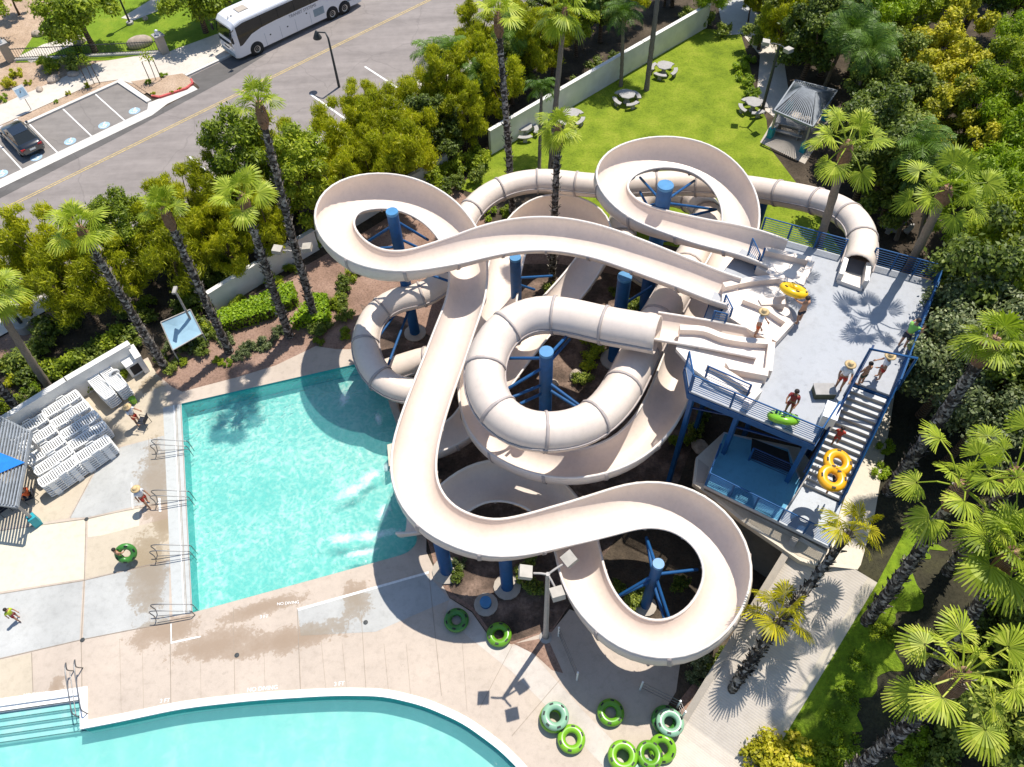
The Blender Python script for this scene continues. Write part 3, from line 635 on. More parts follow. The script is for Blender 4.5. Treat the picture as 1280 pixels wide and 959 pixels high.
trough(slide_B, [(981,345),(982,374),(992,399),(966,424),(930,404),(902,382),(903,366),(935,352)], [[(905,356),(940,349),(981,345)], [(990,400),(967,425)], [(966,424),(936,408),(904,388)], [(930,372),(955,382),(975,395),(988,403)]])
MB().prism([at(x, y, DP + .6) for x, y in ((948,374),(981,370),(982,380),(952,381))], DP + .005, DP + .6).build('start_wall', M['gel'], slide_B)
trough(slide_C, [(965,426),(961,462),(949,487),(935,502),(895,482),(868,462),(845,436),(850,416),(905,420)], [[(850,409),(880,411),(905,420),(935,425),(965,427)], [(965,427),(961,463)], [(949,486),(934,503)], [(886,453),(905,463),(928,478),(942,489)]])
MB().prism([at(x, y, DP + .6) for x, y in ((907,453),(961,461),(960,470),(912,461))], DP + .005, DP + .6).build('start_wall', M['gel'], slide_C)
MB().prism([at(x, y, DP + .22) for x, y in ((1052,338),(1084,346),(1078,361),(1047,350))], DP + .005, DP + .22).build('start_floor', M['gel_white'], slide_E)
mb = MB()
for a, b in (((1056,327), (1050,347)), ((1084,333), (1081,356))): mb.bar(at(*a, DP + .5), at(*b, DP + .35), .22, .6)
mb.build('start_wall', M['gel_white'], slide_E)
# ---- columns with radiating arms
def column(px_, py_, ztop, r, arms, label, cap=True, zb=0.0):
    ztop = zm(ztop); arms = [(zm(z0), (ax, ay, zm(az_))) for z0, (ax, ay, az_) in arms]
    p = at(px_, py_, ztop); root = thing('slide_column', label, 'support column', (p.x, p.y, zb), 0, 'blue slide columns')
    MB().tube([(p.x, p.y, zb), (p.x, p.y, ztop)], r, 18).build('pole', M['blue'], root)
    MB().lathe([(.001, .05), (r * 1.02, .05), (r * 1.06, .0), (r * 1.06, -.1)], (p.x, p.y, ztop), 18, smooth=False).build('cap', M['blue_light'], root)
    for z0, (ax, ay, az) in arms:
        q = at(ax, ay, az); MB().tube([(p.x, p.y, z0), q], .075, 7).build('arm', M['blue'], root)
    MB().lathe([(r * 2.2, .02), (r * 2.2, .1), (r * 1.02, .16)], (p.x, p.y, zb), 14, smooth=False).build('footing', M['fascia'], root)
    return root
column(832, 232, 8.9, .40, [(7.9, (790,262,6.4)), (6.6, (790,262,6.4)), (7.9, (800,222,6.0)), (6.4, (800,240,6.0)), (7.9, (895,262,5.6)), (6.6, (895,262,5.6)), (7.9, (868,226,6.1)), (5.6, (800,285,5.6)), (5.4, (905,290,5.2))], 'thick blue column standing inside the rearmost open loop')
column(490, 265, 8.75, .30, [(8.3, (535,300,6.0)), (8.0, (455,305,6.4)), (6.6, (455,312,6.3)), (7.2, (540,318,5.7)), (5.4, (562,352,5.1)), (5.0, (560,340,5.1)), (3.2, (467,430,2.9)), (2.4, (480,470,2.3))], 'slim blue column standing inside the leftmost open loop')
column(683, 440, 8.3, .31, [(7.9, (622,448,6.8)), (7.4, (628,490,6.6)), (6.2, (632,500,6.4)), (7.9, (716,412,7.2)), (7.4, (712,424,6.6)), (6.4, (735,515,5.9)), (5.9, (735,518,5.7)), (5.6, (650,505,6.1))], 'blue column in the middle of the cream tube ring')
column(823, 705, 4.6, .24, [(4.2, (808,672,3.3)), (3.2, (808,672,3.2)), (3.6, (770,747,2.5)), (3.0, (770,747,2.3)), (3.6, (838,778,2.7)), (2.9, (832,778,2.6)), (3.6, (872,712,3.0))], 'blue column in the bottom loop above dark planting')
column(955, 247, 5.1, .32, [], 'blue column under the straight tube beside the lawn')
column(644, 322, 6.0, .30, [(4.6, (690,345,3.6)), (4.2, (668,362,3.0))], 'blue column under the long flume beside palm trunk')
column(781, 346, 6.4, .36, [(4.4, (815,358,4.6))], 'blue column under the long flume nearest the start platform')
column(631, 692, 3.7, .30, [], 'short blue column beneath the lowest bend of the long flume')
column(548, 668, 3.9, .32, [], 'shaded blue column beneath the bend nearest the pool')
column(607, 752, .45, .26, [], 'blue column stub capped low in the dark planting bed')
column(912, 690, 2.9, .24, [], 'blue column beneath the outer edge of the bottom loop')
# landing box of the slide mouth over the pool
r = thing('slide_mouth', 'pale concrete slide outlet box at the pool edge', 'outlet box', at(505, 566, 0))
MB().prism([at(x, y, .25) for x, y in ((484,556),(520,545),(530,560),(486,583))], -.5, .25).build('outlet', M['cream_conc'], r)
r = thing('pool_wall', 'shaded concrete pool wall below the tube coil', 'wall', at(492, 520, 0))
MB().bar(at(490, 503, .25), at(507, 548, .25), .35, .6).build('block', M['fascia'], r)
# ================================================================ START TOWER
tower = thing('slide_tower', 'blue steel slide tower with grey deck, stairs and slatted railings', 'slide tower', at(1010, 470, 0) * 1)
tower.location.z = 0
TD = [at(x, y, DP) for x, y in ((936,300),(950,291),(1169,352),(1113,494),(1066,477),(1019,554),(862,489),(857,458),(880,400),(900,345))]
MB().prism(TD, DP - .12, DP).build('deck', M['deck_top'], tower)
MB().prism(offset(TD, .06), DP - .5, DP - .125).build('edge_beam', M['blue'], tower)
def railing(a, b, h=1.07, n=7, posts=3, m='blue', parent=tower, w=.028, slope=True, ends=True):
    a = Vector(a); b = Vector(b); rl = MB()
    for k in range(n): z = Vector((0, 0, .12 + (h - .14) * k / (n - 1))); rl.tube([a + z, b + z], w / 2 * 1.15, 5)
    rl.tube([a + Vector((0, 0, h)), b + Vector((0, 0, h))], .036, 6)
    o = rl.build('railing', M[m], parent)
    for k in range(posts):
        p = a.lerp(b, (k + .02) / (posts - 1 + .04) if posts > 1 else .5); MB().box(p + Vector((0, 0, h / 2)), (.075, .075, h), RANG).build('post', M['blue'], o)
    return o
D = lambda x, y, z=DP: at(x, y, z)
railing(D(950,292), D(1052,320), posts=4, n=8); railing(D(1086,330), D(1168,352), posts=4, n=8)
railing(D(1168,353), D(1114,493), posts=5, n=8)
# deep blue fascia along the open right side
MB().bar(D(1169,353) + Vector((.05, 0, .35)), D(1114,493) + Vector((.05, 0, .35)), .10, .75).build('side_panel', M['blue'], tower)
railing(D(862,488), D(1018,553), posts=4, n=8); railing(D(1019,553), D(1040,520), posts=2, n=8); railing(D(857,458), D(862,487), posts=2)
railing(D(902,388), D(910,405), posts=2); railing(D(888,408), D(904,412), posts=2); railing(D(935,318), D(944,338), posts=2); railing(D(946,340), D(950,330), posts=2)
railing(D(880,474), D(934,498), h=.95, n=5, posts=2)
# stairs
s0, s1 = D(1066, 477), D(1113, 494); e0, e1 = D(1000, 608, DL), D(1049, 630, DL)
NS = 17
for k in range(1, NS):
    f = k / NS; a = s0.lerp(e0, f); b = s1.lerp(e1, f); z = DP - (DP - DL) * f
    dr = (e0 - s0); dr = Vector((dr.x, dr.y, 0)) / NS
    a.z = b.z = z; q = [a - dr * .5, b - dr * .5, b + dr * .5, a + dr * .5]
    MB().prism(q, z - .05, z).build('tread', M['tread'], tower)
    MB().prism([a + dr * .42, b + dr * .42, b + dr * .495, a + dr * .495], z - (DP - DL) / NS - .0, z - .052).build('riser', M['fascia'], tower)
for a, b in ((s0, e0), (s1, e1)):
    st = MB(); st.bar(a + Vector((0, 0, -.22)), b + Vector((0, 0, -.05)), .09, .42); st.build('stringer', M['blue'], tower)
    railing(a + Vector((0, 0, .0)), b + Vector((0, 0, .0)), posts=6, n=5)
# back plate under the flight so no ground shows between treads
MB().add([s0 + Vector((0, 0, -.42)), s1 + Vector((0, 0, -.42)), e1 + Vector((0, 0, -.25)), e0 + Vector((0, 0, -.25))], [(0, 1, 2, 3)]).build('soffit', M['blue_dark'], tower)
gate = MB(); ga = D(1066, 476); gb = D(1121, 487)
gate.tube([ga, ga + Vector((0, 0, 2.2)), gb + Vector((0, 0, 2.2)), gb], .06, 8); gate.build('gate_frame', M['blue'], tower)
gc = D(1060, 488, DP - .3)
MB().tube([D(1092,432,9.2), D(1045,520,9.0), D(1005,590,DL + 1.25)], .05, 6).build('handrail', M['blue_dark'], tower)
# lower landing
LD = [at(x, y, DL) for x, y in ((905,540),(986,560),(1003,606),(1052,630),(1038,684),(880,607))]
MB().prism(LD, DL - .2, DL).build('landing', M['deck_low'], tower)
MB().prism([at(x, y, DL + .01) for x, y in ((906,542),(985,562),(1001,606),(972,651),(881,606.5))], DL + .002, DL + .01).build('blue_floor', M['floor_shade_blue'], tower)  # blue shade over the landing, painted as a separate floor patch
railing(at(882,606,DL), at(1037,683,DL), posts=6, n=9); railing(at(882,606,DL), at(896,570,DL), posts=2, n=8)
MB().tube([at(1002,608,DL), at(1002,608,DL) + Vector((0, 0, 1.0)), at(982,640,DL) + Vector((0, 0, 1.0)), at(982,640,DL)], .03, 6).build('handrail', M['gray_metal'], tower)
# stairs down into the shade, posts and cross beams beneath the top deck
for (x, y) in ((868,488), (925,512), (1012,549), (960,470), (1060,474), (1160,360), (1118,488), (950,305), (1045,330), (905,420)):
    p = at(x, y, DP); MB().box((p.x, p.y, (DP - .5) / 2 + (DL if y > 480 and x < 1020 and 0 else 0)), (.2, .2, DP - .5), RANG).build('tower_post', M['blue'], tower)
bm_ = MB()
for a, b in (((868,488), (925,512)), ((925,512), (1012,549)), ((868,488), (905,420)), ((1012,549), (1060,474))):
    bm_.bar(at(*a, DP) - Vector((0, 0, 1.3)), at(*b, DP) - Vector((0, 0, .55)), .07, .07)
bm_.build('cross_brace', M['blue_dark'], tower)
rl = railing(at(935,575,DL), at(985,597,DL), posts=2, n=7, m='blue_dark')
MB().prism([at(x, y, DL + .02) for x, y in ((940,548),(985,565),(990,592),(938,573))], DL + .011, DL + .02).build('stair_opening', M['black'], tower)
# concrete base with the pale lip
BL = [at(x, y, 4.2) for x, y in ((866,604),(870,572),(905,540),(1000,560),(1062,640),(1054,706),(1030,711),(1000,701),(928,652))]
MB().prism(BL, 3.92, 4.2).build('base_slab', M['cream_conc'], tower)
MB().prism(offset(BL, -.55), 0, 3.915).build('base_wall', M['dark_conc'], tower)
MB().prism(offset(LD, -.06), 4.203, DL - .203).build('landing_plinth', M['dark_conc'], tower)
fz = MB(); fa = at(853,606,4.25); fb = at(1030,690,3.95)
MB().prism([at(x, y, 4.208) for x, y in ((884,612),(1030,694),(1026,705),(998,695),(928,647))], 4.201, 4.215).build('gutter_floor', M['deck_tan'], tower)
MB().prism([at(x, y, 4.22) for x, y in ((873,574),(886,584),(880,604),(870,602))], 4.201, 4.23).build('side_slab', M['fascia'], tower)
# small objects on the deck
r = thing('crate', 'grey-green flat bin lying by the stair top rail', 'bin', at(1028, 494, DP))
MB().box(at(1028, 493, DP) + Vector((0, 0, .19)), (.85, .55, .36), -.05).build('bin_body', M['cloth_olive'], r); MB().box(at(1028, 493, DP) + Vector((0, 0, .39)), (.89, .6, .04), -.05).build('lid', M['table_conc'], r)
r = thing('white_box', 'white control box at the corner of stairs and front railing', 'box', at(1030, 530, DP))
MB().box(at(1033, 527, DP) + Vector((0, 0, .4)), (.55, .8, .8), -.5).build('cabinet', M['plastic_white'], r); MB().box(at(1033, 527, DP) + Vector((0, 0, .82)), (.6, .86, .03), -.5).build('lid', M['bus_white'], r)
# ================================================================ PLANTS
import numpy as np
def leaf_mesh(name, blobs, n, size, m, seed=1, up=.6, aspect=.55, shell_=.45, jitter=.8, droop=.25):
    """n small folded leaves spread through lumpy clumps; gaps stay between the clumps"""
    rg = np.random.default_rng(seed)
    B = np.array([b[0] for b in blobs], float); R = np.array([b[1] for b in blobs], float)
    if R.ndim == 1: R = np.stack([R, R, R * .8], 1)
    w = (R[:, 0] * R[:, 1]) ** 1.0; k = rg.choice(len(B), n, p=w / w.sum())
    d = rg.normal(size=(n, 3)); d /= np.linalg.norm(d, axis=1)[:, None]
    r = (shell_ + (1 - shell_) * rg.random(n) ** .6)[:, None] * (1 + .22 * rg.normal(size=(n, 1)))
    P = B[k] + d * r * R[k]
    N = d * .7 + rg.normal(size=(n, 3)) * jitter * .5 + np.array([0, 0, up]); N /= np.linalg.norm(N, axis=1)[:, None]
    a = rg.normal(size=(n, 3)); T = a - N * (a * N).sum(1)[:, None]; T[:, 2] -= droop; T /= np.linalg.norm(T, axis=1)[:, None]; U = np.cross(N, T)
    s = (size * (.6 + .8 * rg.random(n)))[:, None]
    V = np.empty((n, 4, 3)); V[:, 0] = P - T * s * .5; V[:, 1] = P + U * s * aspect * .5 - N * s * .08; V[:, 2] = P + T * s * .5 - N * s * .12; V[:, 3] = P - U * s * aspect * .5 - N * s * .08
    me = bpy.data.meshes.new(name); me.vertices.add(n * 4); me.vertices.foreach_set('co', V.reshape(-1)); me.loops.add(n * 4); me.loops.foreach_set('vertex_index', np.arange(n * 4)); me.polygons.add(n); me.polygons.foreach_set('loop_start', np.arange(n) * 4); me.polygons.foreach_set('loop_total', np.full(n, 4)); me.update(); me.validate(); me.materials.append(m)
    return me
def crown_blobs(rg, R, h, n=16, low=.0):
    out = []
    for i in range(n):
        a = rg.uniform(0, 2 * PI); q = R * math.sqrt(rg.uniform(.02, 1)) * .78; z = h * (low + (1 - low) * rg.uniform(.12, 1) * math.sqrt(max(.08, 1 - (q / R) ** 2 * .8)))
        out.append(((q * math.cos(a), q * math.sin(a), z), R * rg.uniform(.20, .38)))
    return out
def limbs(rg, base_h, blobs, r0, crown_z=0.0, n=7):
    mb = MB(); top = Vector((rg.uniform(-.15, .15), rg.uniform(-.15, .15), base_h))
    mb.tube([(0, 0, -.3), (0, 0, .2), top * .55 + Vector((.05, .04, 0)), top], [r0 * 1.5, r0 * 1.1, r0 * .9, r0 * .75], 8)
    for b, r in sorted(blobs, key=lambda q: -q[1])[:n]:
        b = Vector(b); m = top.lerp(b, .5) + Vector((rg.uniform(-.2, .2), rg.uniform(-.2, .2), rg.uniform(-.1, .2)))
        mb.tube([top - Vector((0, 0, .2)), m, b], [r0 * .6, r0 * .38, r0 * .14], 6)
    return mb
PROTO = {}
def tree_proto(key, name, R, h, trunk, r0, m, n, size, seed, nb=16, low=.0, aspect=.55, up=.6, droop=.25, rs=1.0):
    rg = random.Random(seed); bl = crown_blobs(rg, R, h, nb, low); bl = [((b[0], b[1], b[2] + trunk), r * rs) for b, r in bl]
    me = leaf_mesh('crown', bl, n, size, M[m], seed, up=up, aspect=aspect, droop=droop)
    lm = limbs(rg, trunk + h * .12, bl, r0); mm = bpy.data.meshes.new('trunk'); mm.from_pydata([tuple(p) for p in lm.v], [], lm.f); mm.polygons.foreach_set('use_smooth', [True] * len(lm.f)); mm.materials.append(M['bark']); mm.update()
    PROTO[key] = (name, me, mm)
def plant_tree(key, p, label, group=None, s=1.0, rz=None, cat='tree', sz=1.0):
    name, me, mm = PROTO[key]; r = thing(name, label, cat, p, random.uniform(0, 6.28) if rz is None else rz, group); r.scale = (s, s, s * sz)
    for nm, d in (('crown', me), ('trunk', mm)):
        o = bpy.data.objects.new(nm, d); C.objects.link(o); o.parent = r
    return r
tree_proto('olive1', 'feathery_tree', 2.0, 4.8, 1.4, .12, 'leaf_olive', 20000, .26, 11, 46, aspect=.2, up=.7, droop=1.1, rs=.72); tree_proto('olive2', 'feathery_tree', 1.8, 5.4, 1.5, .12, 'leaf_olive', 20000, .26, 12, 48, aspect=.2, up=.7, droop=1.1, rs=.72); tree_proto('olive3', 'feathery_tree', 2.3, 4.3, 1.6, .13, 'leaf_olive', 22000, .26, 13, 46, aspect=.2, up=.7, droop=1.1, rs=.72)
tree_proto('green1', 'broadleaf_tree', 2.2, 5.2, 2.0, .16, 'leaf_green', 15000, .22, 21, 36, aspect=.4, rs=.75, droop=.5); tree_proto('green2', 'broadleaf_tree', 2.8, 4.6, 2.4, .18, 'leaf_lime', 17000, .22, 22, 40, aspect=.4, rs=.72, droop=.5)
tree_proto('dark1', 'dark_tree', 2.7, 5.4, 2.2, .2, 'leaf_dark', 15000, .22, 31, 36, rs=.75); tree_proto('dark2', 'dark_tree', 2.5, 4.4, 1.6, .2, 'leaf_dark', 14000, .22, 32, 32, rs=.75)
tree_proto('yellow1', 'yellow_tree', 1.8, 5.0, 1.8, .13, 'leaf_yellow', 11000, .2, 41, 34, rs=.7); tree_proto('lime1', 'lime_tree', 2.4, 4.8, 2.0, .15, 'leaf_lime', 16000, .22, 51, 38, aspect=.35, up=.4, rs=.72, droop=.5)
tree_proto('gray1', 'grey_leaf_tree', 2.7, 4.0, 3.0, .22, 'leaf_gray', 9000, .21, 61, 18)
tree_proto('street1', 'shade_tree', 3.0, 3.8, 2.0, .22, 'leaf_green', 12000, .26, 71, 22)
def shrub_mesh(name, m, R, h, n, size, seed, nb=9):
    rg = random.Random(seed); bl = [((b[0], b[1], max(.15, b[2])), r) for b, r in crown_blobs(rg, R, h, nb)]; return leaf_mesh(name, bl, n, size, M[m], seed, shell_=.25)
SHR = {k: shrub_mesh('shrub', m, 1.0, .9, 1500, .17, s) for k, m, s in (('g', 'leaf_green', 3), ('d', 'leaf_dark', 4), ('y', 'leaf_yellow', 5), ('l', 'leaf_lime', 6), ('o', 'leaf_olive', 7), ('r', 'leaf_gray', 8))}
def shrub(k, p, label, s=1.0, group=None, sz=1.0, name='shrub'):
    o = bpy.data.objects.new(name, SHR[k]); C.objects.link(o); o.location = p; o.scale = (s, s, s * sz); o.rotation_euler = (0, 0, random.uniform(0, 6.28)); return tag(o, label, 'shrub', group)
# ---- palms
def fan_crown(seed, m, nf=30, up=1.0, blades=20, pet=.85, fan=1.05):
    rg = random.Random(seed); mb = MB()
    for i in range(nf):
        f = i / nf; az_ = i * 2.39996 + rg.uniform(-.2, .2); el_ = math.radians(78 - 118 * f ** .9 * up + rg.uniform(-8, 8))
        D_ = Vector((math.cos(az_) * math.cos(el_), math.sin(az_) * math.cos(el_), math.sin(el_))); Sd = Vector((-math.sin(az_), math.cos(az_), 0)); Nn = D_.cross(Sd) * -1
        L = pet * rg.uniform(.75, 1.15); p1 = D_ * L * .6 + Vector((0, 0, .02)); p2 = D_ * L + Vector((0, 0, -.10 * L))
        mb.bar((0, 0, -.1), p1, .045, .03); mb.bar(p1, p2, .035, .025)
        Fd = (D_ + Vector((0, 0, -.28))).normalized(); Nn = Fd.cross(Sd) * -1; Rf = fan * rg.uniform(.8, 1.12); roll = rg.uniform(-.35, .35); Sd2 = (Sd * math.cos(roll) + Nn * math.sin(roll)).normalized(); N2 = Fd.cross(Sd2) * -1
        for b in range(blades):
            a = math.radians(-118 + 236 * b / (blades - 1)); q = Rf * (1 - .30 * abs(a) / 2) * rg.uniform(.93, 1.05); d = Fd * math.cos(a) + Sd2 * math.sin(a); e = (Sd2 * math.cos(a) - Fd * math.sin(a)); w = q * 1.55 / blades
            k_ = .03 if b % 2 else -.03
            A = p2 + d * .03; Bm = p2 + d * q * .58 + N2 * (k_ + .05 * abs(math.sin(a))); T = p2 + d * q + Vector((0, 0, -.26 * q * rg.uniform(.5, 1.4)))
            mb.add([A, Bm + e * w, Bm - e * w, T + e * .012, T - e * .012], [(0, 2, 1), (1, 2, 4, 3)])
    me = bpy.data.meshes.new('crown'); me.from_pydata([tuple(p) for p in mb.v], [], mb.f); me.materials.append(M[m]); me.update(); return me
def feather_crown(seed, m, nf=20, L=2.1):
    rg = random.Random(seed); mb = MB()
    for i in range(nf):
        f = i / nf; az_ = i * 2.39996; el_ = math.radians(80 - 75 * f + rg.uniform(-8, 8)); D_ = Vector((math.cos(az_), math.sin(az_), 0)); Sd = Vector((-math.sin(az_), math.cos(az_), 0)); pts = []; p = Vector((0, 0, 0)); e = el_
        for k in range(9): pts.append(p.copy()); p = p + (D_ * math.cos(e) + Vector((0, 0, math.sin(e)))) * L / 8 * rg.uniform(.95, 1.05); e -= .22
        mb.tube(pts, [.035 - .003 * k for k in range(9)], 4)
        for k in range(1, 9):
            for h_ in (0, .33, .66):
                if k == 8 and h_: break
                c = pts[k].lerp(pts[min(8, k + 1)], h_); t = (pts[k] - pts[k - 1]).normalized(); ll = .62 * math.sin(PI * min(1, (k + h_) / 9 * .85 + .15)) + .15
                for sd in (1, -1):
                    d = (Sd * sd + t * .55 + Vector((0, 0, -.35 + rg.uniform(-.25, .25)))).normalized(); w = t * .032; tip = c + d * ll + Vector((0, 0, -.12)); md = c + d * ll * .5 + Vector((0, 0, .03))
                    mb.add([c - w * .5, c + w * .5, md + w, md - w, tip], [(0, 1, 2, 3), (3, 2, 4)])
    me = bpy.data.meshes.new('crown'); me.from_pydata([tuple(p) for p in mb.v], [], mb.f); me.materials.append(M[m]); me.update(); return me
CRN = {'fan1': fan_crown(1, 'frond', 15, 1.0, 30, .9, 1.0), 'fan2': fan_crown(2, 'frond', 17, 1.08, 30, .95, 1.0), 'fan3': fan_crown(5, 'frond', 11, .85, 30, .8, 1.0), 'tuft1': fan_crown(12, 'frond', 11, .72, 30, .85, .95), 'tuft2': fan_crown(14, 'frond', 10, .62, 30, .75, .9), 'fan4': fan_crown(9, 'frond', 13, .95, 34, 1.3, .86), 'big2': fan_crown(21, 'frond', 12, 1.1, 36, 1.4, .8), 'big': fan_crown(8, 'frond', 14, 1.0, 36, 1.3, .86), 'gold': fan_crown(3, 'frond_gold', 10, .85, 30, .8, .85), 'feather': feather_crown(4, 'frond_feather'), 'feather2': feather_crown(6, 'frond_feather', 16, 1.7)}
def palm(base, crown, ztop, kind, label, s=1.0, r0=.24, r1=.16, skirt=True, zb=None, name='fan_palm', pale=False, boots=1, group='palms around the slides'):
    T = at(*crown, ztop)
    if len(base) == 3: q_ = at(*base); B = T + (q_ - T) * (T.z / (T.z - base[2])); B.z = 0
    else: B = G(*base)
    root = thing(name, label, 'palm tree', B, 0, group)
    n = 22; pts = []; rs = []; L = (T - B)
    for i in range(n + 1):
        f = i / n; bow = Vector((L.x, L.y, 0)) * (-.10 * math.sin(PI * f)); pts.append(B + L * f + bow); rs.append((r0 * 1.25 if i == 0 else r0 + (r1 - r0) * f) * (1 + (.10 if i % 2 else -.06)))
    pts[0].z -= .3
    tk_ = MB().tube(pts, rs, 9)
    if boots and not pale:   # ragged leaf bases standing off the trunk
        rg = random.Random(int(base[0] * 7 + base[1])); bt = MB()
        for i in range(int(L.length * 20)):
            f = rg.uniform(.08, 1); k = f * n; j = min(n - 1, int(k)); c = pts[j].lerp(pts[j + 1], k - j); a = rg.uniform(0, 2 * PI); d = Vector((math.cos(a), math.sin(a), 0)); e = Vector((-d.y, d.x, 0)); rr = rs[j] * .95
            q = c + d * rr; h_ = rg.uniform(.12, .26); bt.add([q + e * .055, q - e * .055, q + d * rg.uniform(.08, .2) + Vector((0, 0, h_)) - e * .02, q + d * rg.uniform(.08, .2) + Vector((0, 0, h_)) + e * .02], [(0, 1, 2, 3)])
        tk_.add(bt.v, bt.f)
    tk_.build('trunk', M['palm_pale' if pale else 'palm_bark'], root)
    if skirt:
        dv = (pts[-1] - pts[-3]).normalized(); MB().tube([pts[-1] - dv * 1.25, pts[-1] - dv * .9, pts[-1] - dv * .3, pts[-1] + dv * .15], [r1 * 1.05, r1 * 1.75, r1 * 1.6, r1 * .8], 10).build('leaf_boots', M['palm_skirt'], root)
    o = bpy.data.objects.new('crown', CRN[kind]); C.objects.link(o); o.parent = root; o.location = T - B; o.scale = (s,) * 3; dv = (pts[-1] - pts[-4]).normalized()
    o.rotation_euler = (Vector((0, 0, 1)).rotation_difference(dv).to_matrix() @ Matrix.Rotation(base[0] * .7, 3, 'Z')).to_euler()
    return root
palm((208,462),(100,285),11.5,'tuft1','leaning fan palm with dark ragged trunk beside the blue tilted panel, on its left',.95)
palm((287,440),(205,262),10.6,'tuft2','fan palm with shaggy trunk between the blue tilted panel and the clipped hedge',.95)
palm((362,420),(303,245),11.6,'tuft1','fan palm with pale trunk foot at the end of the clipped hedge',.95)
palm((395,402),(324,130),14.4,'tuft2','tallest fan palm left of the loops, its crown against the street',1.0)
palm((64,488),(-15,362),8.5,'fan2','bare pale palm trunk behind the white loungers, crown out of view',1.0,.22,.17,False,pale=True)
palm((24,514),(-60,405),8.0,'fan1','dark palm trunk cut off by the photo edge near the pergola',1.0)
palm((641,272),(622,18),12.8,'tuft1','tall fan palm rising in front of the white wall end',1.05,.24,.16)
palm((690,352),(698,160),10.9,'fan3','fan palm standing between the slides with a small bright crown',.85,.22,.16)
palm((687,232),(706,12),11.0,'fan2','fan palm with reddish trunk in front of the long white wall',1.1,.2,.15,True,pale=True)
palm((674,214),(677,112),4.9,'feather2','short feather palm on the lawn beside the reddish palm',.8,.13,.1,False,name='feather_palm',pale=True)
palm((776,108),(779,18),5.4,'feather','feather palm near the picnic table by the white wall',.85,.15,.12,False,name='feather_palm',pale=True)
palm((808,113),(830,-70),9.5,'fan2','tall grey palm trunk on the lawn between two picnic tables, crown out of view',1.0,.2,.16,False,pale=True)
for i, (b, c, z, k, l) in enumerate((((545,135),(541,68),4.4,'feather','feather palm at the street end of the tree row, nearest the parking lines'), ((566,150),(563,62),5.0,'feather2','slender feather palm second from the parking lines'), ((597,156),(598,95),4.4,'feather2','feather palm behind the white wall end, left of the tall fan palm'), ((640,100),(642,40),5.0,'feather','feather palm behind the white wall, right of the tall fan palm'), ((728,60),(730,0),4.6,'feather2','feather palm behind the white wall at the top of the photo'))):
    palm(b, c, z, k, l, .9, .13, .10, False, name='feather_palm', pale=True)
palm((1023,300,DP),(1060,180),14.5,'fan4','fan palm behind the back railing of the tower, its crown above the tube bend',1.0,.24,.18,True,pale=True)
palm((1137,330,DP),(1184,236),14.1,'fan4','fan palm at the back right corner of the tower deck',1.0,.24,.19,True,pale=True)
palm((1084,776),(1204,606),12.6,'big2','shaggy fan palm beside the grass verge, rooted nearest the ramp',1.1,.25,.2)
palm((1150,850),(1266,690),12.2,'fan1','shaggy fan palm at the right edge below the tallest forest crowns',1.05,.25,.2)
palm((1035,990),(1205,842),12.0,'big','large fan palm with wide bright leaves in the bottom right corner',1.12,.27,.21)
palm((1185,715),(1270,590),12.4,'big2','fan palm half hidden at the right edge of the forest',1.1,.25,.2)
palm((1110,615),(1243,425),13.0,'fan3','fan palm with orange-tipped leaves on a thick leaning trunk',.9,.28,.22)
palm((920,852),(1064,663),7.4,'gold','golden fan palm whose crown touches the landing corner',1.0,.2,.16,False)
palm((915,862),(974,772),4.6,'gold','lower golden fan palm beside the bottom loop',1.15,.2,.17,False)
for b, c, z, l in (((1120,300),(1152,185),7,'feather palm between the yellow trees and the tower palms'), ((1060,150),(1090,60),6.5,'feather palm behind the lattice shelter'), ((1030,110),(1065,35),6.5,'feather palm at the top of the forest near the garden path'), ((1140,330),(1165,215),6,'dim feather palm just behind the tower corner palm')):
    palm(b, c, z, 'feather', l, 1.0, .14, .11, False, name='feather_palm', pale=True)
# ---- the feathery row between street and garden
rowL = 'yellow-green feathery tree in the planted row between the street and the garden wall'
pts_ = [(40,395),(95,375),(120,405),(150,350),(190,350),(170,395),(225,330),(262,312),(235,372),(300,300),(335,285),(372,268),(300,345),(345,330),(410,250),(440,235),(400,290),(470,260),(492,225),(440,290),(525,225),(505,262),(545,205),(582,190),(560,165),(600,150),(520,170),(470,190),(640,130),(625,160),(665,115),(690,98),(650,85),(720,70),(750,52),(700,55),(600,95),(780,30),(830,8),(735,25),(668,60),(575,120)]
for i, (x, y) in enumerate(pts_):
    k = ('olive1', 'olive2', 'olive3', 'olive1', 'green1', 'olive2')[i % 6] if x < 520 else ('olive2', 'olive1', 'olive3', 'green1', 'dark2', 'olive1')[i % 6]
    sc = random.uniform(.92, 1.2) if x < 520 else random.uniform(.82, 1.08)
    plant_tree(k, at(x, y, 0), rowL if k.startswith('olive') else ('green leafy tree standing in the yellow-green feathery row' if k != 'dark2' else 'dark rounded tree behind the long white wall'), 'feathery trees in the street row' if k.startswith('olive') else 'green trees in the street row', sc)
# understorey in that row
for i in range(46):
    u = random.uniform(-8, 34); n = random.uniform(-18.2, -12.2); shrub('d' if i % 3 else 'g', RC(u, n, .0), 'low dark shrub under the feathery street row', random.uniform(.8, 1.4), 'shrubs under the street row')
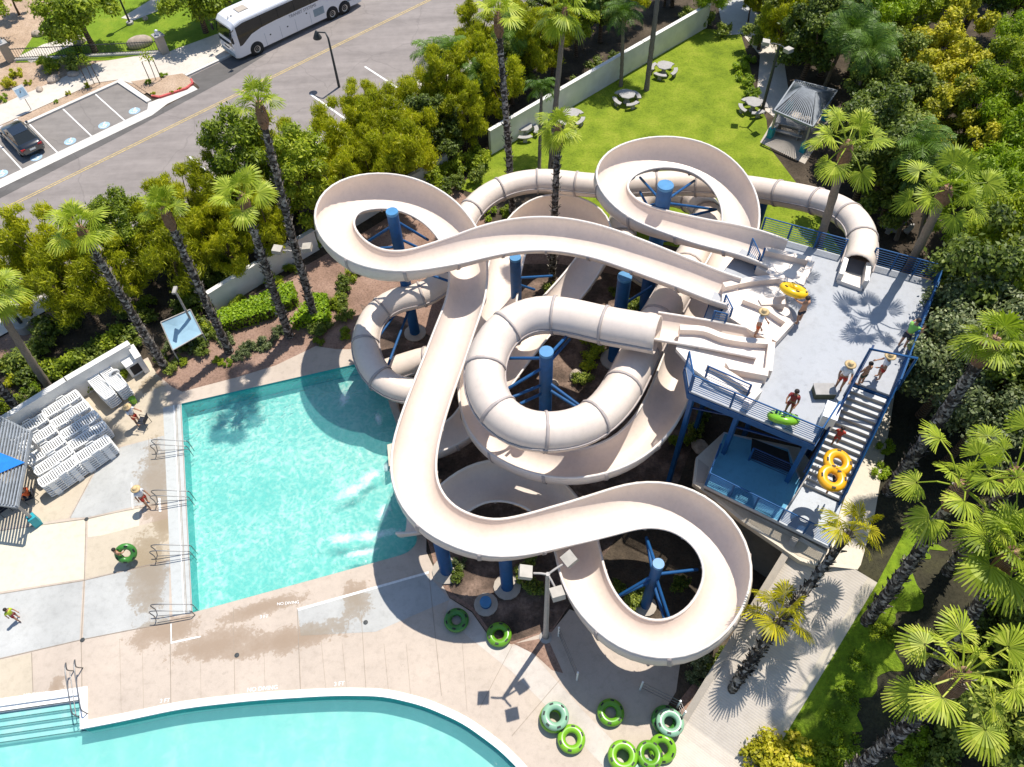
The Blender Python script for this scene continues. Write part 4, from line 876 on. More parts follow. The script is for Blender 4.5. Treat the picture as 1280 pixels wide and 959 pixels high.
# ---- far side of the street
plant_tree('street1', at(120, 66, 0), 'large dark shade tree behind the low fence across the street', None, 1.1)
plant_tree('street1', at(-10, 60, 0), 'shade tree cut by the left photo edge across the street', None, .9)
plant_tree('street1', at(258, 42, 0), 'shade tree beside the front of the coach', None, 1.05)
plant_tree('green2', at(205, 6, 0), 'round tree at the top edge behind the lawn path', None, .8)
plant_tree('green2', at(330, 0, 0), 'tree behind the coach roof at the top edge', None, .95)
plant_tree('dark2', at(290, 15, 0), 'dark tree behind the front of the coach', None, .95)
plant_tree('green1', at(385, -35, 0), 'tree behind the middle of the coach', None, .9); plant_tree('green1', at(25, 20, 0), 'small tree at the top left corner', None, .6)
for x, y, k, s, l in ((60,88,'g',1.1,'rounded bush in front of the low fence, left of the shade tree'), (95,85,'d',1.2,'dark bush in front of the low fence'), (100,72,'l',.9,'bright bush behind the fence'), (12,108,'y',.7,'yellowish grass clump on the dirt bank'), (6,125,'l',.5,'small green tuft on the dirt bank'), (20,95,'o',.7,'olive clump beside the fence pillar'), (35,105,'o',.4,'tiny olive tuft on the dirt bank'), (185,104,'l',.35,'round green tuft on the kerb island'), (205,95,'l',.35,'green tuft at the back of the kerb island'), (192,118,'o',.25,'small tuft at the left of the kerb island'), (225,112,'o',.22,'small tuft at the tip of the kerb island'), (110,108,'o',.35,'tuft in the strip beside the pavement'), (85,118,'o',.3,'tiny tuft in the strip beside the pavement'), (70,128,'l',.25,'smallest green tuft in the strip beside the pavement'), (215,116,'o',.2,'smallest tuft on the kerb island')):
    shrub(k, at(x, y, .1), l, s)
for x, y, l in ((195, 100, 'thin staked sapling on the kerb island'), (118, 105, 'thin staked sapling in the strip above the parking bays')):
    p = at(x, y, .12); r = thing('sapling', l, 'sapling', p)
    for dx in (-.5, .45): MB().tube([p + Vector((dx, 0, 0)), p + Vector((dx, 0, 1.6))], .035, 5).build('stake', M['bark'], r)
    MB().tube([p, p + Vector((.05, 0, 1.2)), p + Vector((0, .05, 2.3))], .03, 5).build('trunk', M['bark'], r)
    o = bpy.data.objects.new('crown', leaf_mesh('crown', [((0, 0, 2.2), .45), ((.2, .1, 1.8), .35)], 160, .16, M['leaf_green'], 5)); C.objects.link(o); o.parent = r
# ---- hedges and beds beside the pool
def hedge(poly, h, n, m, label, size=.15, z=0.0, name='hedge', bump=.12):
    P = [at(x, y, z) for x, y in poly]; c = sum(P, Vector()) / len(P); rg = np.random.default_rng(n)
    tri = [(0, 1, 2), (0, 2, 3)]; pts = []; nor = []
    for q in range(n):
        f = rg.random(); a, b = P[0].lerp(P[1], rg.random()), P[3].lerp(P[2], rg.random())
        if f < .6: s_, t_ = rg.random(), rg.random(); p = P[0].lerp(P[1], s_).lerp(P[3].lerp(P[2], s_), t_); zz = h * (1 - .06 * rg.random()); nn = (0, 0, 1)
        else:
            i = rg.integers(4); e0_, e1_ = P[i], P[(i + 1) % 4]; p = e0_.lerp(e1_, rg.random()); zz = h * rg.random(); d = p - c; d.z = 0; d.normalize(); nn = tuple(d)
        pts.append((p.x, p.y, z + zz)); nor.append(nn)
    bl = [(tuple(Vector(p) - Vector((c.x, c.y, 0))), .01) for p in pts]
    B = np.array(pts) - np.array([c.x, c.y, 0]); N = np.array(nor, float) + rg.normal(size=(n, 3)) * .5; N /= np.linalg.norm(N, axis=1)[:, None]; B += rg.normal(size=(n, 3)) * bump * .5
    a = rg.normal(size=(n, 3)); T = a - N * (a * N).sum(1)[:, None]; T /= np.linalg.norm(T, axis=1)[:, None]; U = np.cross(N, T); s_ = (size * (.6 + .8 * rg.random(n)))[:, None]
    V = np.stack([B - T * s_ * .5, B + U * s_ * .3, B + T * s_ * .5, B - U * s_ * .3], 1)
    root = thing(name, label, 'hedge', (c.x, c.y, 0)); me = bpy.data.meshes.new('foliage'); me.from_pydata(V.reshape(-1, 3).tolist(), [], [(4 * i, 4 * i + 1, 4 * i + 2, 4 * i + 3) for i in range(n)]); me.materials.append(M[m]); me.update()
    o = bpy.data.objects.new('foliage', me); C.objects.link(o); o.parent = root
    MB().prism([p + (Vector((c.x, c.y, p.z)) - p) * .12 for p in P], z, z + h * .86).build('woody_core', M['mulch'], root)
    return root
hedge([(281,418),(347,397),(340,376),(276,402)], .9, 4200, 'hedge', 'long clipped bright green hedge between two palm trunks', .16)
hedge([(352,392),(374,382),(368,363),(346,370)], .8, 1500, 'hedge', 'short clipped hedge block right of the leaning palm trunk', .16)
hedge([(366,412),(413,408),(411,378),(392,378)], .8, 2400, 'hedge', 'darker green clipped hedge around the lamp post foot', .18)
i = 0
for x, y, k, s in ((285,432,'r',.6),(312,440,'r',.7),(335,430,'r',.7),(350,418,'r',.6),(300,448,'r',.5),(395,418,'d',.7),(405,410,'d',.7),(290,392,'g',.6),(300,380,'g',.6),(345,352,'g',.7),(365,340,'g',.6),(398,430,'g',.4),(275,452,'g',.4),(285,455,'l',.35),(425,380,'d',.7),(433,400,'d',.7),(428,360,'d',.8),(440,345,'g',.7),(232,432,'d',.8),(250,440,'d',.8),(215,462,'d',.6),(228,452,'g',.5),(262,420,'d',.8),(205,452,'d',.6),(148,472,'g',.6),(110,482,'g',.7),(80,500,'g',.7),(130,470,'d',.8),(95,470,'d',1.0),(70,470,'d',1.0),(120,450,'d',1.1),(160,430,'d',1.2),(60,440,'d',1.0),(240,405,'d',1.1),(260,380,'d',1.1),(230,395,'d',1.0),(20,480,'o',.8),(35,465,'y',.6),(10,460,'o',.7),(40,490,'l',.6),(18,500,'g',.5)):
    shrub(k, at(x, y, .0), {'r': 'grey-green strappy plant in the bed in front of the clipped hedge', 'd': 'dark shrub in the shaded bed beside the pool', 'g': 'mid green shrub in the bed along the pool', 'l': 'small bright shrub in the bed by the palms', 'o': 'olive shrub in the dry corner bed', 'y': 'yellowish shrub in the dry corner bed'}[k], s, 'bed shrubs of kind ' + {'r': 'strappy', 'd': 'dark', 'g': 'green', 'l': 'bright', 'o': 'olive', 'y': 'yellowish'}[k])
# vines on the wall between street row and lawn
for x, y, s in ((548,228,1.1),(565,218,1.1),(582,208,1.2),(600,198,1.1),(575,232,.9),(555,240,.9),(595,222,.9),(720,110,.8),(745,90,1.0),(765,78,.8),(535,250,.8)):
    shrub('g' if s > 1 else 'd', at(x, y, .25), 'leafy shrub spilling along the garden wall by the lawn', s, 'shrubs spilling along the wall')
# plants under and between the slides
for x, y, s, k in ((618,385,.9,'l'),(622,405,.7,'g'),(690,370,.8,'d'),(676,395,.7,'g'),(700,400,.6,'d'),(745,430,.9,'g'),(740,455,.8,'g'),(728,475,.7,'d'),(790,385,.8,'d'),(770,370,.6,'d'),(605,345,.7,'l'),(610,365,.8,'g'),(570,720,.5,'d'),(575,705,.5,'r'),(655,720,.6,'d'),(670,735,.7,'d'),(660,700,.5,'d'),(790,760,.6,'d'),(800,745,.6,'d'),(775,735,.5,'d'),(850,735,.6,'d'),(880,835,.7,'r'),(870,850,.5,'r'),(895,845,.6,'d'),(905,825,.6,'d'),(870,545,.7,'d'),(880,525,.6,'d'),(850,555,.6,'g'),(945,255,.6,'d'),(430,420,.5,'g'),(600,262,.6,'d'),(612,270,.7,'l'),(635,268,.6,'g')):
    shrub(k, at(x, y, .01), 'low leafy plant in the beds under the water slides', s, 'plants under the slides')
# ---- forest on the right
def blocked(x, y): 
    return (x < 1178 and y > 255 and y < 700) or (x < 1115 and y >= 560) or (x < 1045 and y > 100) or (x < 960)
FL = {'dark1': 'dark green broadleaf tree in the dense wood right of the tower', 'dark2': 'dark rounded tree in the dense wood right of the tower', 'green1': 'mid green tall-crowned tree in the dense wood', 'green2': 'mid green spreading tree in the dense wood', 'yellow1': 'yellow-leaved tree in the dense wood', 'lime1': 'bright lime green tree in the dense wood', 'gray1': 'grey-green small-leaved tree beside the stairs', 'olive1': 'olive feathery tree in the dense wood'}
FT = [(1005,60,'green1'),(1035,40,'green1'),(985,20,'dark1'),(1060,95,'lime1'),(1025,95,'dark1'),(1000,105,'dark2'),(1090,30,'green1'),(1130,10,'dark1'),(1075,-10,'green2'),(1030,-15,'dark1'),(985,-30,'green1'),(1180,-10,'green2'),(1230,0,'lime1'),(1280,-20,'green2'),(1150,50,'green1'),(1200,45,'dark1'),(1250,55,'green2'),(1105,85,'green1'),(1120,130,'yellow1'),(1135,165,'yellow1'),(1165,110,'yellow1'),(1180,150,'yellow1'),(1110,190,'dark2'),(1080,150,'dark1'),(1145,215,'yellow1'),(1185,205,'green1'),(1215,160,'green1'),(1200,250,'yellow1'),(1240,120,'lime1'),(1285,100,'lime1'),(1255,190,'yellow1'),(1230,230,'lime1'),(1270,260,'green2'),(1215,300,'lime1'),(1180,330,'lime1'),(1255,330,'green2'),(1195,380,'green1'),(1240,395,'olive1'),(1285,380,'green1'),(1165,460,'gray1'),(1150,520,'gray1'),(1195,480,'gray1'),(1185,430,'dark1'),(1215,540,'dark2'),(1180,580,'gray1'),(1230,470,'green1'),(1275,450,'lime1'),(1260,520,'green1'),(1300,560,'green2'),(1320,300,'green1'),(1320,200,'dark1'),(1330,420,'green2'),(1310,650,'dark1'),(1330,760,'dark2'),(1270,800,'dark2'),(1300,860,'dark1'),(1235,940,'dark2'),(1290,960,'dark1'),(1070,215,'dark2'),(1090,250,'dark2'),(1065,260,'dark1'),(1100,280,'dark2'),(950,10,'dark1'),(970,75,'olive1')]
for x, y, k in FT:
    p = G(x, y); near = y > 300
    plant_tree(k, p, FL[k], 'wood trees: ' + FL[k].split(' in ')[0].split(' beside ')[0], random.uniform(.95, 1.25) * (.85 if k == 'gray1' else 1))
for i in range(70):
    x = random.uniform(1090, 1290); y = random.uniform(380, 980)
    p = G(x, y)
    if (p - RA0).dot(RR) < 4.6: continue
    shrub('dddg'[i % 4] if y < 700 else 'ddgl'[i % 4], p, 'low undergrowth shrub on the bank right of the ramp', random.uniform(.5, 1.0), 'undergrowth on the bank')
for x, y, s, k in ((965,945,1.0,'y'),(990,952,1.1,'y'),(1010,960,1.0,'l'),(945,962,.9,'y'),(1045,905,.6,'l'),(1060,870,.6,'l'),(1055,930,.7,'l'),(1030,940,.7,'g'),(1098,590,.5,'l'),(1105,560,.5,'l'),(1072,830,.5,'l'),(1100,790,.6,'g')):
    shrub(k, G(x, y), {'y': 'yellow-green bush at the bottom edge beside the ramp', 'l': 'bright low plant on the verge beside the ramp', 'g': 'mid green low plant on the verge beside the ramp'}[k], s, 'verge plants ' + k)
for x, y, s in ((930,105,.8),(925,90,.8),(938,120,.8),(935,80,.7),(860,25,1.0),(880,30,1.1),(905,45,1.0)): shrub('d' if s >= 1 else 'l', at(x, y, 0), 'bush bordering the far end of the lawn near the garden path', s, 'bushes at the lawn end')
plant_tree('green2', at(882, 30, 0), 'broad tree overhanging the far end of the long white wall', None, .75)
plant_tree('dark2', at(840, 8, 0), 'dark tree behind the far end of the long white wall', None, .8)
plant_tree('dark2', at(948, 62, 0), 'small dark tree overhanging the lawn beside the garden path', None, .7)
plant_tree('olive2', at(935, 28, 0), 'small olive tree at the far end of the lawn', None, .6)
rs_ = random.Random(91)
for i in range(44):
    t_ = rs_.random(); x = 200 + 225 * t_; y = 462 - 62 * t_ + rs_.uniform(-26, -4) - (10 if t_ < .5 else 0)
    if 275 < x < 415 and y > 372 + 0 and y < 416: continue
    k = rs_.choice('ddgr'); shrub(k, at(x, y, .0), {'r': 'grey-green strappy plant in the bed in front of the clipped hedge', 'd': 'dark shrub in the shaded bed beside the pool', 'g': 'mid green shrub in the bed along the pool'}[k], rs_.uniform(.4, .75), 'bed shrubs of kind ' + {'r': 'strappy', 'd': 'dark', 'g': 'green'}[k])
# ================================================================ WALLS, FENCES, LAMPS, FURNITURE
def wall(pts, h, th, label, mat='stucco', cap=None, zb=0.0):
    P = [at(x, y, zb) for x, y in pts]; c = sum(P, Vector()) / len(P); r = thing('garden_wall', label, 'wall', (c.x, c.y, zb))
    for a, b in zip(P, P[1:]):
        d = (b - a).normalized(); n = Vector((-d.y, d.x, 0)) * th / 2; MB().prism([a - n, b - n, b + n, a + n], zb - .1, zb + h).build('wall_face', M[mat], r)
        n2 = n * 1.25; MB().prism([a - n2 - d * .03, b - n2 + d * .03, b + n2 + d * .03, a + n2 - d * .03], zb + h, zb + h + .07).build('coping', M[cap or mat], r)
    return r
wall([(613,193),(700,141),(800,82),(882,34)], 2.0, .25, 'long white wall between the lawn and the street trees')
wall([(270,389),(330,351),(398,311)], 1.6, .25, 'white wall piece behind the clipped hedge')
wall([(400,309),(470,266),(560,212)], 1.3, .22, 'low tan wall half buried in shrubs behind the leftmost loop')
wall([(-70,600),(15,551),(100,497),(176,452)], 1.7, .3, 'white wall behind the stacked loungers')
wall([(176,452),(185,466)], 1.4, .3, 'short white return wall beside the air unit')
def retain(s0, t0, t1, label):
    r = thing('retaining_wall', label, 'wall', RP(s0, (t0 + t1) / 2, 0)); r.location.z = 0
    L = []; n = 12
    mb = MB(); vs = []
    for i in range(n + 1):
        p = RP(s0, t0 + (t1 - t0) * i / n); q = p - RR * .3
        vs += [Vector((p.x, p.y, -.2)), Vector((q.x, q.y, -.2)), Vector((q.x, q.y, p.z + .28)), Vector((p.x, p.y, p.z + .28))]
    fs = [(0, 1, 2, 3), (4 * n, 4 * n + 3, 4 * n + 2, 4 * n + 1)]
    for i in range(n):
        for k in range(4): fs.append((4 * i + k, 4 * i + (k + 1) % 4, 4 * i + 4 + (k + 1) % 4, 4 * i + 4 + k))
    mb.add(vs, fs).build('wall_face', M['fascia'], r); return r
retain(-1.9, -.6, RLEN - .25, 'low grey retaining wall along the planted side of the ramp')
# low fence across the street
r = thing('low_fence', 'low rail fence with stone pillars across the street', 'fence', at(110, 75, 0))
for x, y in ((14, 76), (206, 66)):
    p = at(x, y, .09); MB().box(p + Vector((0, 0, .75)), (.62, .62, 1.5), RANG).build('pillar', M['fascia'], r); o = MB().box(p + Vector((0, 0, 1.55)), (.8, .8, .12), RANG).build('pillar_cap', M['table_conc'], r)
    MB().lathe([(.16, 0), (.2, .12), (.12, .3), (.16, .36), (.02, .42)], p + Vector((0, 0, 1.6)), 10).build('lantern', M['lamp_white'], r)
a, b = at(14, 76, .09), at(206, 66, .09); fm = MB()
for z in (.25, 1.0): fm.bar(a + Vector((0, 0, z)), b + Vector((0, 0, z)), .05)
fm.build('rail', M['dark_metal'], r)
pk = MB(); n = 60
for i in range(1, n): p = a.lerp(b, i / n); pk.box(p + Vector((0, 0, .6)), (.025, .025, 1.0))
pk.build('pickets', M['dark_metal'], r); MB().bar(a + Vector((0, 0, .08)), b + Vector((0, 0, .08)), .25, .16).build('kerb_base', M['curb'], r)
tag(MB().ell((0, 0, .28), (1.1, .62, .55), 14, 8, Matrix.Rotation(.4, 3, 'Z')).build('boulder', M['rock'], local=True), 'long pale boulder on the grass by the right fence pillar', 'rock').location = at(176, 57, .09)
for i, (x, y, s, l) in enumerate(((92,94,.5,'tan rock below the dark bush on the dirt bank'), (68,101,.6,'flat rock on the dirt bank left of the pavement planting'), (50,113,.4,'small dark rock on the dirt bank by the drain'), (48,44,.6,'pale rock by the far path at the top left'), (100,54,.6,'rock behind the fence under the shade tree'), (182,24,.35,'small white rock on the far lawn edge'))):
    o = MB().ell((0, 0, .2), (1.0, .7, .5), 10, 6, Matrix.Rotation(i, 3, 'Z')).build('boulder', M['rock'], local=True); o.location = at(x, y, .09); o.scale = (s,) * 3; tag(o, l, 'rock')
# boulders in the bed
for i, (x, y, s, l) in enumerate(((735,395,.7,'tan boulder in the sunlit gap right of the flume palm'), (720,470,.5,'small boulder inside the tube ring'), (875,560,.6,'tan flat boulder left of the tower leg'), (690,480,.4,'rock beneath the middle column'))):
    o = MB().ell((0, 0, .15), (1.0, .75, .45), 10, 6, Matrix.Rotation(i, 3, 'Z')).build('boulder', M['rock'], local=True); o.location = at(x, y, .0); o.scale = (s,) * 3; tag(o, l, 'rock')
# --- lamps
def flood(base, ztop, heads, label, mat='gray_metal', top=None):
    p = at(*base, 0); r = thing('floodlight_pole', label, 'light pole', p); t = Vector((p.x, p.y, ztop))
    MB().tube([p, p + Vector((0, 0, ztop * .5)), t], [.13, .11, .085], 10).build('pole', M[mat], r); MB().lathe([(.3, 0), (.3, .06), (.16, .1), (.15, .2)], p, 12, smooth=False).build('base_plate', M['gray_metal'], r)
    for hx, hy, hz, an, tl in heads:
        e = t + Vector((hx, hy, hz)); b_ = MB().tube([t - Vector((0, 0, .05)), t.lerp(e, .5) + Vector((0, 0, .02)), e], .045, 6).build('bracket', M[mat], r)
        Mx = Matrix.Rotation(an, 3, 'Z') @ Matrix.Rotation(tl, 3, 'X')
        hd = MB(); hd.box(e + Mx @ Vector((0, .32, 0)), (.5, .5, .26), M=Mx).build('lamp_head', M['beige_metal'], r); 
    return r
flood((682,797), 7.4, [(-.55,.05,.0,1.5,.25), (.6,.35,.05,-1.0,.3), (.25,-.45,-.25,-2.9,.35)], 'tall floodlight pole with three beige heads beside the lower pool')
flood((394,397), 5.6, [(-.5,0,.05,1.4,.1), (.5,.15,.05,-1.6,.1)], 'two-headed floodlight pole standing in the clipped hedge')
flood((952,140), 5.4, [(-.6,.2,.0,1.3,.1), (.25,-.5,.0,-2.6,.1)], 'dark two-headed floodlight pole beside the lattice shelter', 'dark_metal')
p = at(424,109,0); r = thing('street_lamp', 'dark street lamp leaning over the road in front of the coach', 'street lamp', p); q = Vector((p.x, p.y, 4.1)); e = q + RN * 1.0 * .9 + Vector((-.35, 0, .15))
MB().tube([p, q, q + Vector((0, 0, .35)) + RN * .25, e], [.11, .075, .06, .05], 9).build('pole', M['dark_metal'], r); MB().lathe([(.04, .12), (.1, .05), (.34, -.45), (.32, -.5)], e, 14).build('lamp_shade', M['dark_metal'], r); MB().lathe([(.001, -.42), (.28, -.42)], e, 14, smooth=False).build('lens', M['lamp_white'], r)
p = at(33,412,0); r = thing('street_lamp', 'dark lamp post on a round concrete footing at the left edge', 'street lamp', p); MB().lathe([(.5, 0), (.5, .6), (.42, .65), (.001, .66)], p, 16, smooth=False).build('footing', M['table_conc'], r); MB().tube([p + Vector((0, 0, .6)), p + Vector((0, 0, 4.6))], [.12, .08], 9).build('pole', M['dark_metal'], r); MB().tube([p + Vector((0, 0, 4.6)), p + Vector((-.1, .1, 4.9)), p + RN * .9 + Vector((0, 0, 4.95))], .05, 7).build('arm', M['dark_metal'], r); MB().lathe([(.04, .1), (.1, .05), (.34, -.4), (.001, -.42)], p + RN * .9 + Vector((0, 0, 4.95)), 12).build('lamp_shade', M['dark_metal'], r)
p = at(163,30,.1); r = thing('street_lamp', 'thin dark lamp post on the far lawn at the top edge', 'street lamp', p); MB().tube([p, p + Vector((0, 0, 4.6))], [.09, .07], 8).build('pole', M['dark_metal'], r); MB().lathe([(.3, 0), (.3, .2), (.001, .22)], p, 10, smooth=False).build('footing', M['table_conc'], r); MB().lathe([(.05, 0), (.3, .1), (.25, .5), (.02, .6)], p + Vector((0, 0, 4.6)), 10).build('lantern', M['dark_metal'], r)
# sign posts by the stalls and the tilted blue panel
p = at(39,137,.12); r = thing('parking_sign', 'small blue and white parking sign beside the black car', 'sign', p); MB().tube([p, p + Vector((0, 0, 1.7))], .03, 6).build('post', M['gray_metal'], r); Mx = Matrix.Rotation(RANG, 3, 'Z') @ Matrix.Rotation(1.1, 3, 'X'); MB().box(p + Vector((0, 0, 1.5)), (.8, .95, .03), M=Mx).build('panel', M['paint_white'], r); MB().box(p + Vector((0, 0, 1.5)) + Mx @ Vector((0, 0, .018)), (.66, .6, .012), M=Mx).build('blue_field', M['paint_blue'], r)
A_, B_, C_, D_ = at(201,403,2.3), at(238,387,2.3), at(253,417,1.2), at(216,438,1.2); r = thing('tilted_panel', 'pale blue tilted panel on a post between two palms', 'panel', at(232, 422, 0)); 
nn = (B_ - A_).cross(D_ - A_).normalized(); nn = nn if nn.z > 0 else -nn
MB().add([A_, B_, C_, D_] + [v - nn * .06 for v in (A_, B_, C_, D_)], [(0, 1, 2, 3), (7, 6, 5, 4), (0, 4, 5, 1), (1, 5, 6, 2), (2, 6, 7, 3), (3, 7, 4, 0)]).build('panel_board', simple('panel_pale_blue', (.36, .55, .66), .35, var=.2, scale=.6), r)
fr_ = MB()
for a, b in ((A_, B_), (B_, C_), (C_, D_), (D_, A_)): fr_.bar(a + nn * .01, b + nn * .01, .06, .05)
fr_.build('frame', M['gray_metal'], r); c0 = (A_ + B_ + C_ + D_) / 4
MB().tube([(c0.x, c0.y, 0), c0 - nn * .06], .06, 7).build('post', M['gray_metal'], r); MB().tube([C_ - nn * .05, (C_.x, C_.y, 0)], .05, 6).build('leg', M['gray_metal'], r); MB().tube([D_ - nn * .05, (D_.x, D_.y, 0)], .05, 6).build('leg', M['gray_metal'], r)
p = at(252,425,0); r = thing('lamp_post', 'grey bare post standing behind the tilted blue panel', 'post', p); MB().tube([p, p + Vector((0, 0, 4.3))], [.08, .06], 8).build('pole', M['gray_metal'], r); MB().box(p + Vector((0, 0, 4.35)), (.2, .5, .12)).build('cap', M['gray_metal'], r)
# air unit, hose reel and blue marks by the white wall
p = at(172,462,0); r = thing('air_unit', 'white air unit with a dark vent beside the short wall', 'air unit', p); MB().box(p + Vector((0, 0, .5)), (1.0, .8, 1.0), RANG).build('housing', M['plastic_white'], r); u_ = Matrix.Rotation(RANG, 3, 'Z'); MB().box(p + u_ @ Vector((0, -.405, .5)), (.7, .02, .7), RANG).build('vent', M['black'], r)
p = at(143,467,1.0); r = thing('hose_reel', 'round white hose reel on the white wall near the air unit', 'hose reel', (p.x, p.y, 0)); Mx = Matrix.Rotation(RANG, 3, 'Z') @ Matrix.Rotation(PI / 2, 3, 'X'); MB().torus(p, .24, .07, Mx, 18, 8).build('reel', M['plastic_white'], r); MB().lathe([(.001, 0), (.18, 0)], p, 14, Mx, False).build('hub', M['gray_metal'], r)
# --- pool rails
def rail_proto():
    r = thing('pool_handrail', 'x', 'handrail', (0, 0, 0), 0, 'handrails along the pool ledge')
    for k, y in enumerate((.0, .32)):
        MB().tube(spline([(-.95, y - .1, 0), (-.82, y - .1, .55), (-.95, y, .86), (-.55, y, .92), (.5, y, .62), (.82, y, .5), (.85, y, .2), (.85, y, -.5)], 5), .024, 6).build('rail', M['steel'], r, local=True)
    MB().tube([(-.75, -.05, .45), (.8, 0, .2)], .018, 5).build('cross_rail', M['steel'], r, local=True); return r
pr = rail_proto()
for i, (x, y, l) in enumerate(((218,566,'topmost steel pool handrail on the white ledge'), (219,629,'second steel pool handrail, beside the walking guard'), (220,697,'third steel pool handrail below the boy with the green ring'), (221,771,'lowest steel pool handrail at the bottom pool corner'))):
    o = pr if i == 0 else dup(pr, (0, 0, 0)); o.location = at(x, y, .034); o.rotation_euler.z = .06; o['label'] = l
o = dup(pr, at(97,868,.04), -1.25, 'steel handrail above the white steps of the lower pool', 'handrails along the pool ledge'); o.scale = (1.2,) * 3
# --- rail fence of white posts and cables under the bottom loop
def cable_fence(pts, label):
    P = [at(x, y, .03) for x, y in pts]; r = thing('cable_fence', label, 'fence', P[0])
    for p in P: MB().tube([p, p + Vector((0, 0, 1.15))], .045, 7).build('post', M['plastic_white'], r)
    for a, b in zip(P, P[1:]):
        for z in (.35, .7, 1.08): MB().tube([a + Vector((0, 0, z)), b + Vector((0, 0, z))], .014, 4).build('cable', M['steel'], r)
cable_fence([(698,795),(721,850)], 'white post and cable fence left of the bottom loop'); cable_fence([(800,862),(846,885),(852,898)], 'white post and cable fence right below the bottom loop')
for x, y, l in ((296,819,'dark deck drain near the middle of the tan deck'), (103,800,'dark round drain on the joint at left'), (108,649,'dark round drain at the cream slab corner'), (457,778,'dark round drain in the wet grey slab')):
    o = tag(MB().lathe([(.001, .02), (.09, .015), (.11, .0)], (0, 0, 0), 14, smooth=False).build('deck_drain', M['dark_metal'], local=True), l, 'drain'); o.location = at(x, y, .043)
# --- picnic tables
def picnic():
    r = thing('picnic_table', 'x', 'picnic table', (0, 0, 0), 0, 'concrete picnic tables round the lawn')
    MB().lathe([(.001, .70), (.62, .70), (.66, .73), (.66, .78), (.62, .80), (.001, .80)], n=8, smooth=False).build('tabletop', M['table_conc'], r, local=True); MB().lathe([(.28, 0), (.18, .2), (.18, .7)], n=10).build('pedestal', M['table_conc'], r, local=True)
    for k in range(4):
        a = k * PI / 2 + .4; mb = MB(); n = 7; V = []
        for j in range(n): t = a - .55 + 1.1 * j / (n - 1); V.append((math.cos(t), math.sin(t)))
        mb.prism([Vector((x * .82, y * .82, 0)) for x, y in V] + [Vector((x * 1.15, y * 1.15, 0)) for x, y in V[::-1]], .38, .46); sb = mb.build('seat', M['table_conc'], r, local=True); MB().box((math.cos(a) * .98, math.sin(a) * .98, .19), (.16, .3, .38), a).build('leg', M['table_conc'], r, local=True)
    return r
pt = picnic()
for i, (x, y, l) in enumerate(((783,128,'round concrete picnic table on the lawn, under the feather palm'), (829,92,'round concrete picnic table on the lawn nearest the far wall end'), (940,138,'round concrete picnic table beside the lattice shelter'), (713,152,'round concrete picnic table behind the short feather palm'), (655,168,'shaded round picnic table against the white wall'), (1118,283,'shaded round picnic table under the trees behind the tube bend'), (968,36,'round picnic table on the garden path at the top'))):
    o = pt if i == 0 else dup(pt, (0, 0, 0)); o.location = at(x, y, .02); o.rotation_euler.z = i * .7; o['label'] = l; o.scale = (.95,) * 3
# --- lattice shelters
def shelter(corners, h, label, hip=True, table=True, ncov=0):
    P = [at(x, y, 0) for x, y in corners]; c = sum(P, Vector()) / 4; r = thing('lattice_shelter', label, 'pergola', c)
    for p in P: MB().box(p + Vector((0, 0, h / 2)), (.14, .14, h), RANG).build('post', M['gray_metal'], r); MB().box(p + Vector((0, 0, .4)), (.38, .38, .8), RANG).build('post_base', M['teal'], r)
    top = [p + (p - c) * .12 + Vector((0, 0, h)) for p in P]
    for i in range(4): MB().bar(top[i], top[(i + 1) % 4], .1, .16).build('beam', M['lattice'], r)
    apex = [c + Vector((0, 0, h + (1.1 if hip else 0)))] * 4
    if hip:
        ex = (top[1] - top[0]) * .18; ap = [c - ex + Vector((0, 0, h + 1.0)), c + ex + Vector((0, 0, h + 1.0))]
        faces = [(top[0], top[1], ap[1], ap[0]), (top[1], top[2], ap[1], ap[1]), (top[2], top[3], ap[0], ap[1]), (top[3], top[0], ap[0], ap[0])]
        for a, b, d, e in faces:
            mb = MB(); n = max(6, int((b - a).length / .17))
            for k in range(n + 1):
                f = k / n; mb.bar(a.lerp(b, f), e.lerp(d, f), .06, .04)
            mb.build('roof_slats', M['lattice'], r)
    else:
        a, b, d, e = top; mb = MB(); n = int((b - a).length / .16)
        for k in range(n + 1): f = k / n; mb.bar(a.lerp(b, f) + Vector((0, 0, .12)), e.lerp(d, f) + Vector((0, 0, .12)), .07, .09)
        mb.build('roof_slats', M['lattice'], r)
    return r, P, top, c, h
shelter([(962,172),(1003,190),(1030,150),(985,138)], 2.3, 'hip-roofed grey lattice shelter with teal post bases by the lawn')
p = at(985,165,.03); r = thing('picnic_bench', 'long pale picnic table under the lattice shelter', 'picnic table', p)
MB().box(p + Vector((0, 0, .74)), (2.2, .8, .08), -.5).build('tabletop', M['table_conc'], r)
for s in (-1, 1):
    q = Matrix.Rotation(-.5, 3, 'Z'); MB().box(p + q @ Vector((0, s * .75, .42)), (2.2, .3, .07), -.5).build('seat', M['table_conc'], r); MB().box(p + q @ Vector((s * .8, 0, .36)), (.12, 1.5, .7), -.5).build('leg', M['table_conc'], r)
tag(MB().sheet([at(x, y, .022) for x, y in ((950,178),(1006,205),(1042,150),(980,128))], .022).build('shelter_slab', M['fascia']), kind='structure')
r, PP, top, cc, hh = shelter([(-65,640),(48,655),(62,575),(-45,520)], 2.5, 'grey slatted pergola with a blue canvas panel at the left edge', False)
cv = [at(-60,560,2.78), at(-10,562,2.78), at(31,578,2.78), at(-20,600,2.78), at(-70,615,2.78)]
MB().prism(cv, 2.76, 2.785).build('canvas', M['canvas_blue'], r)
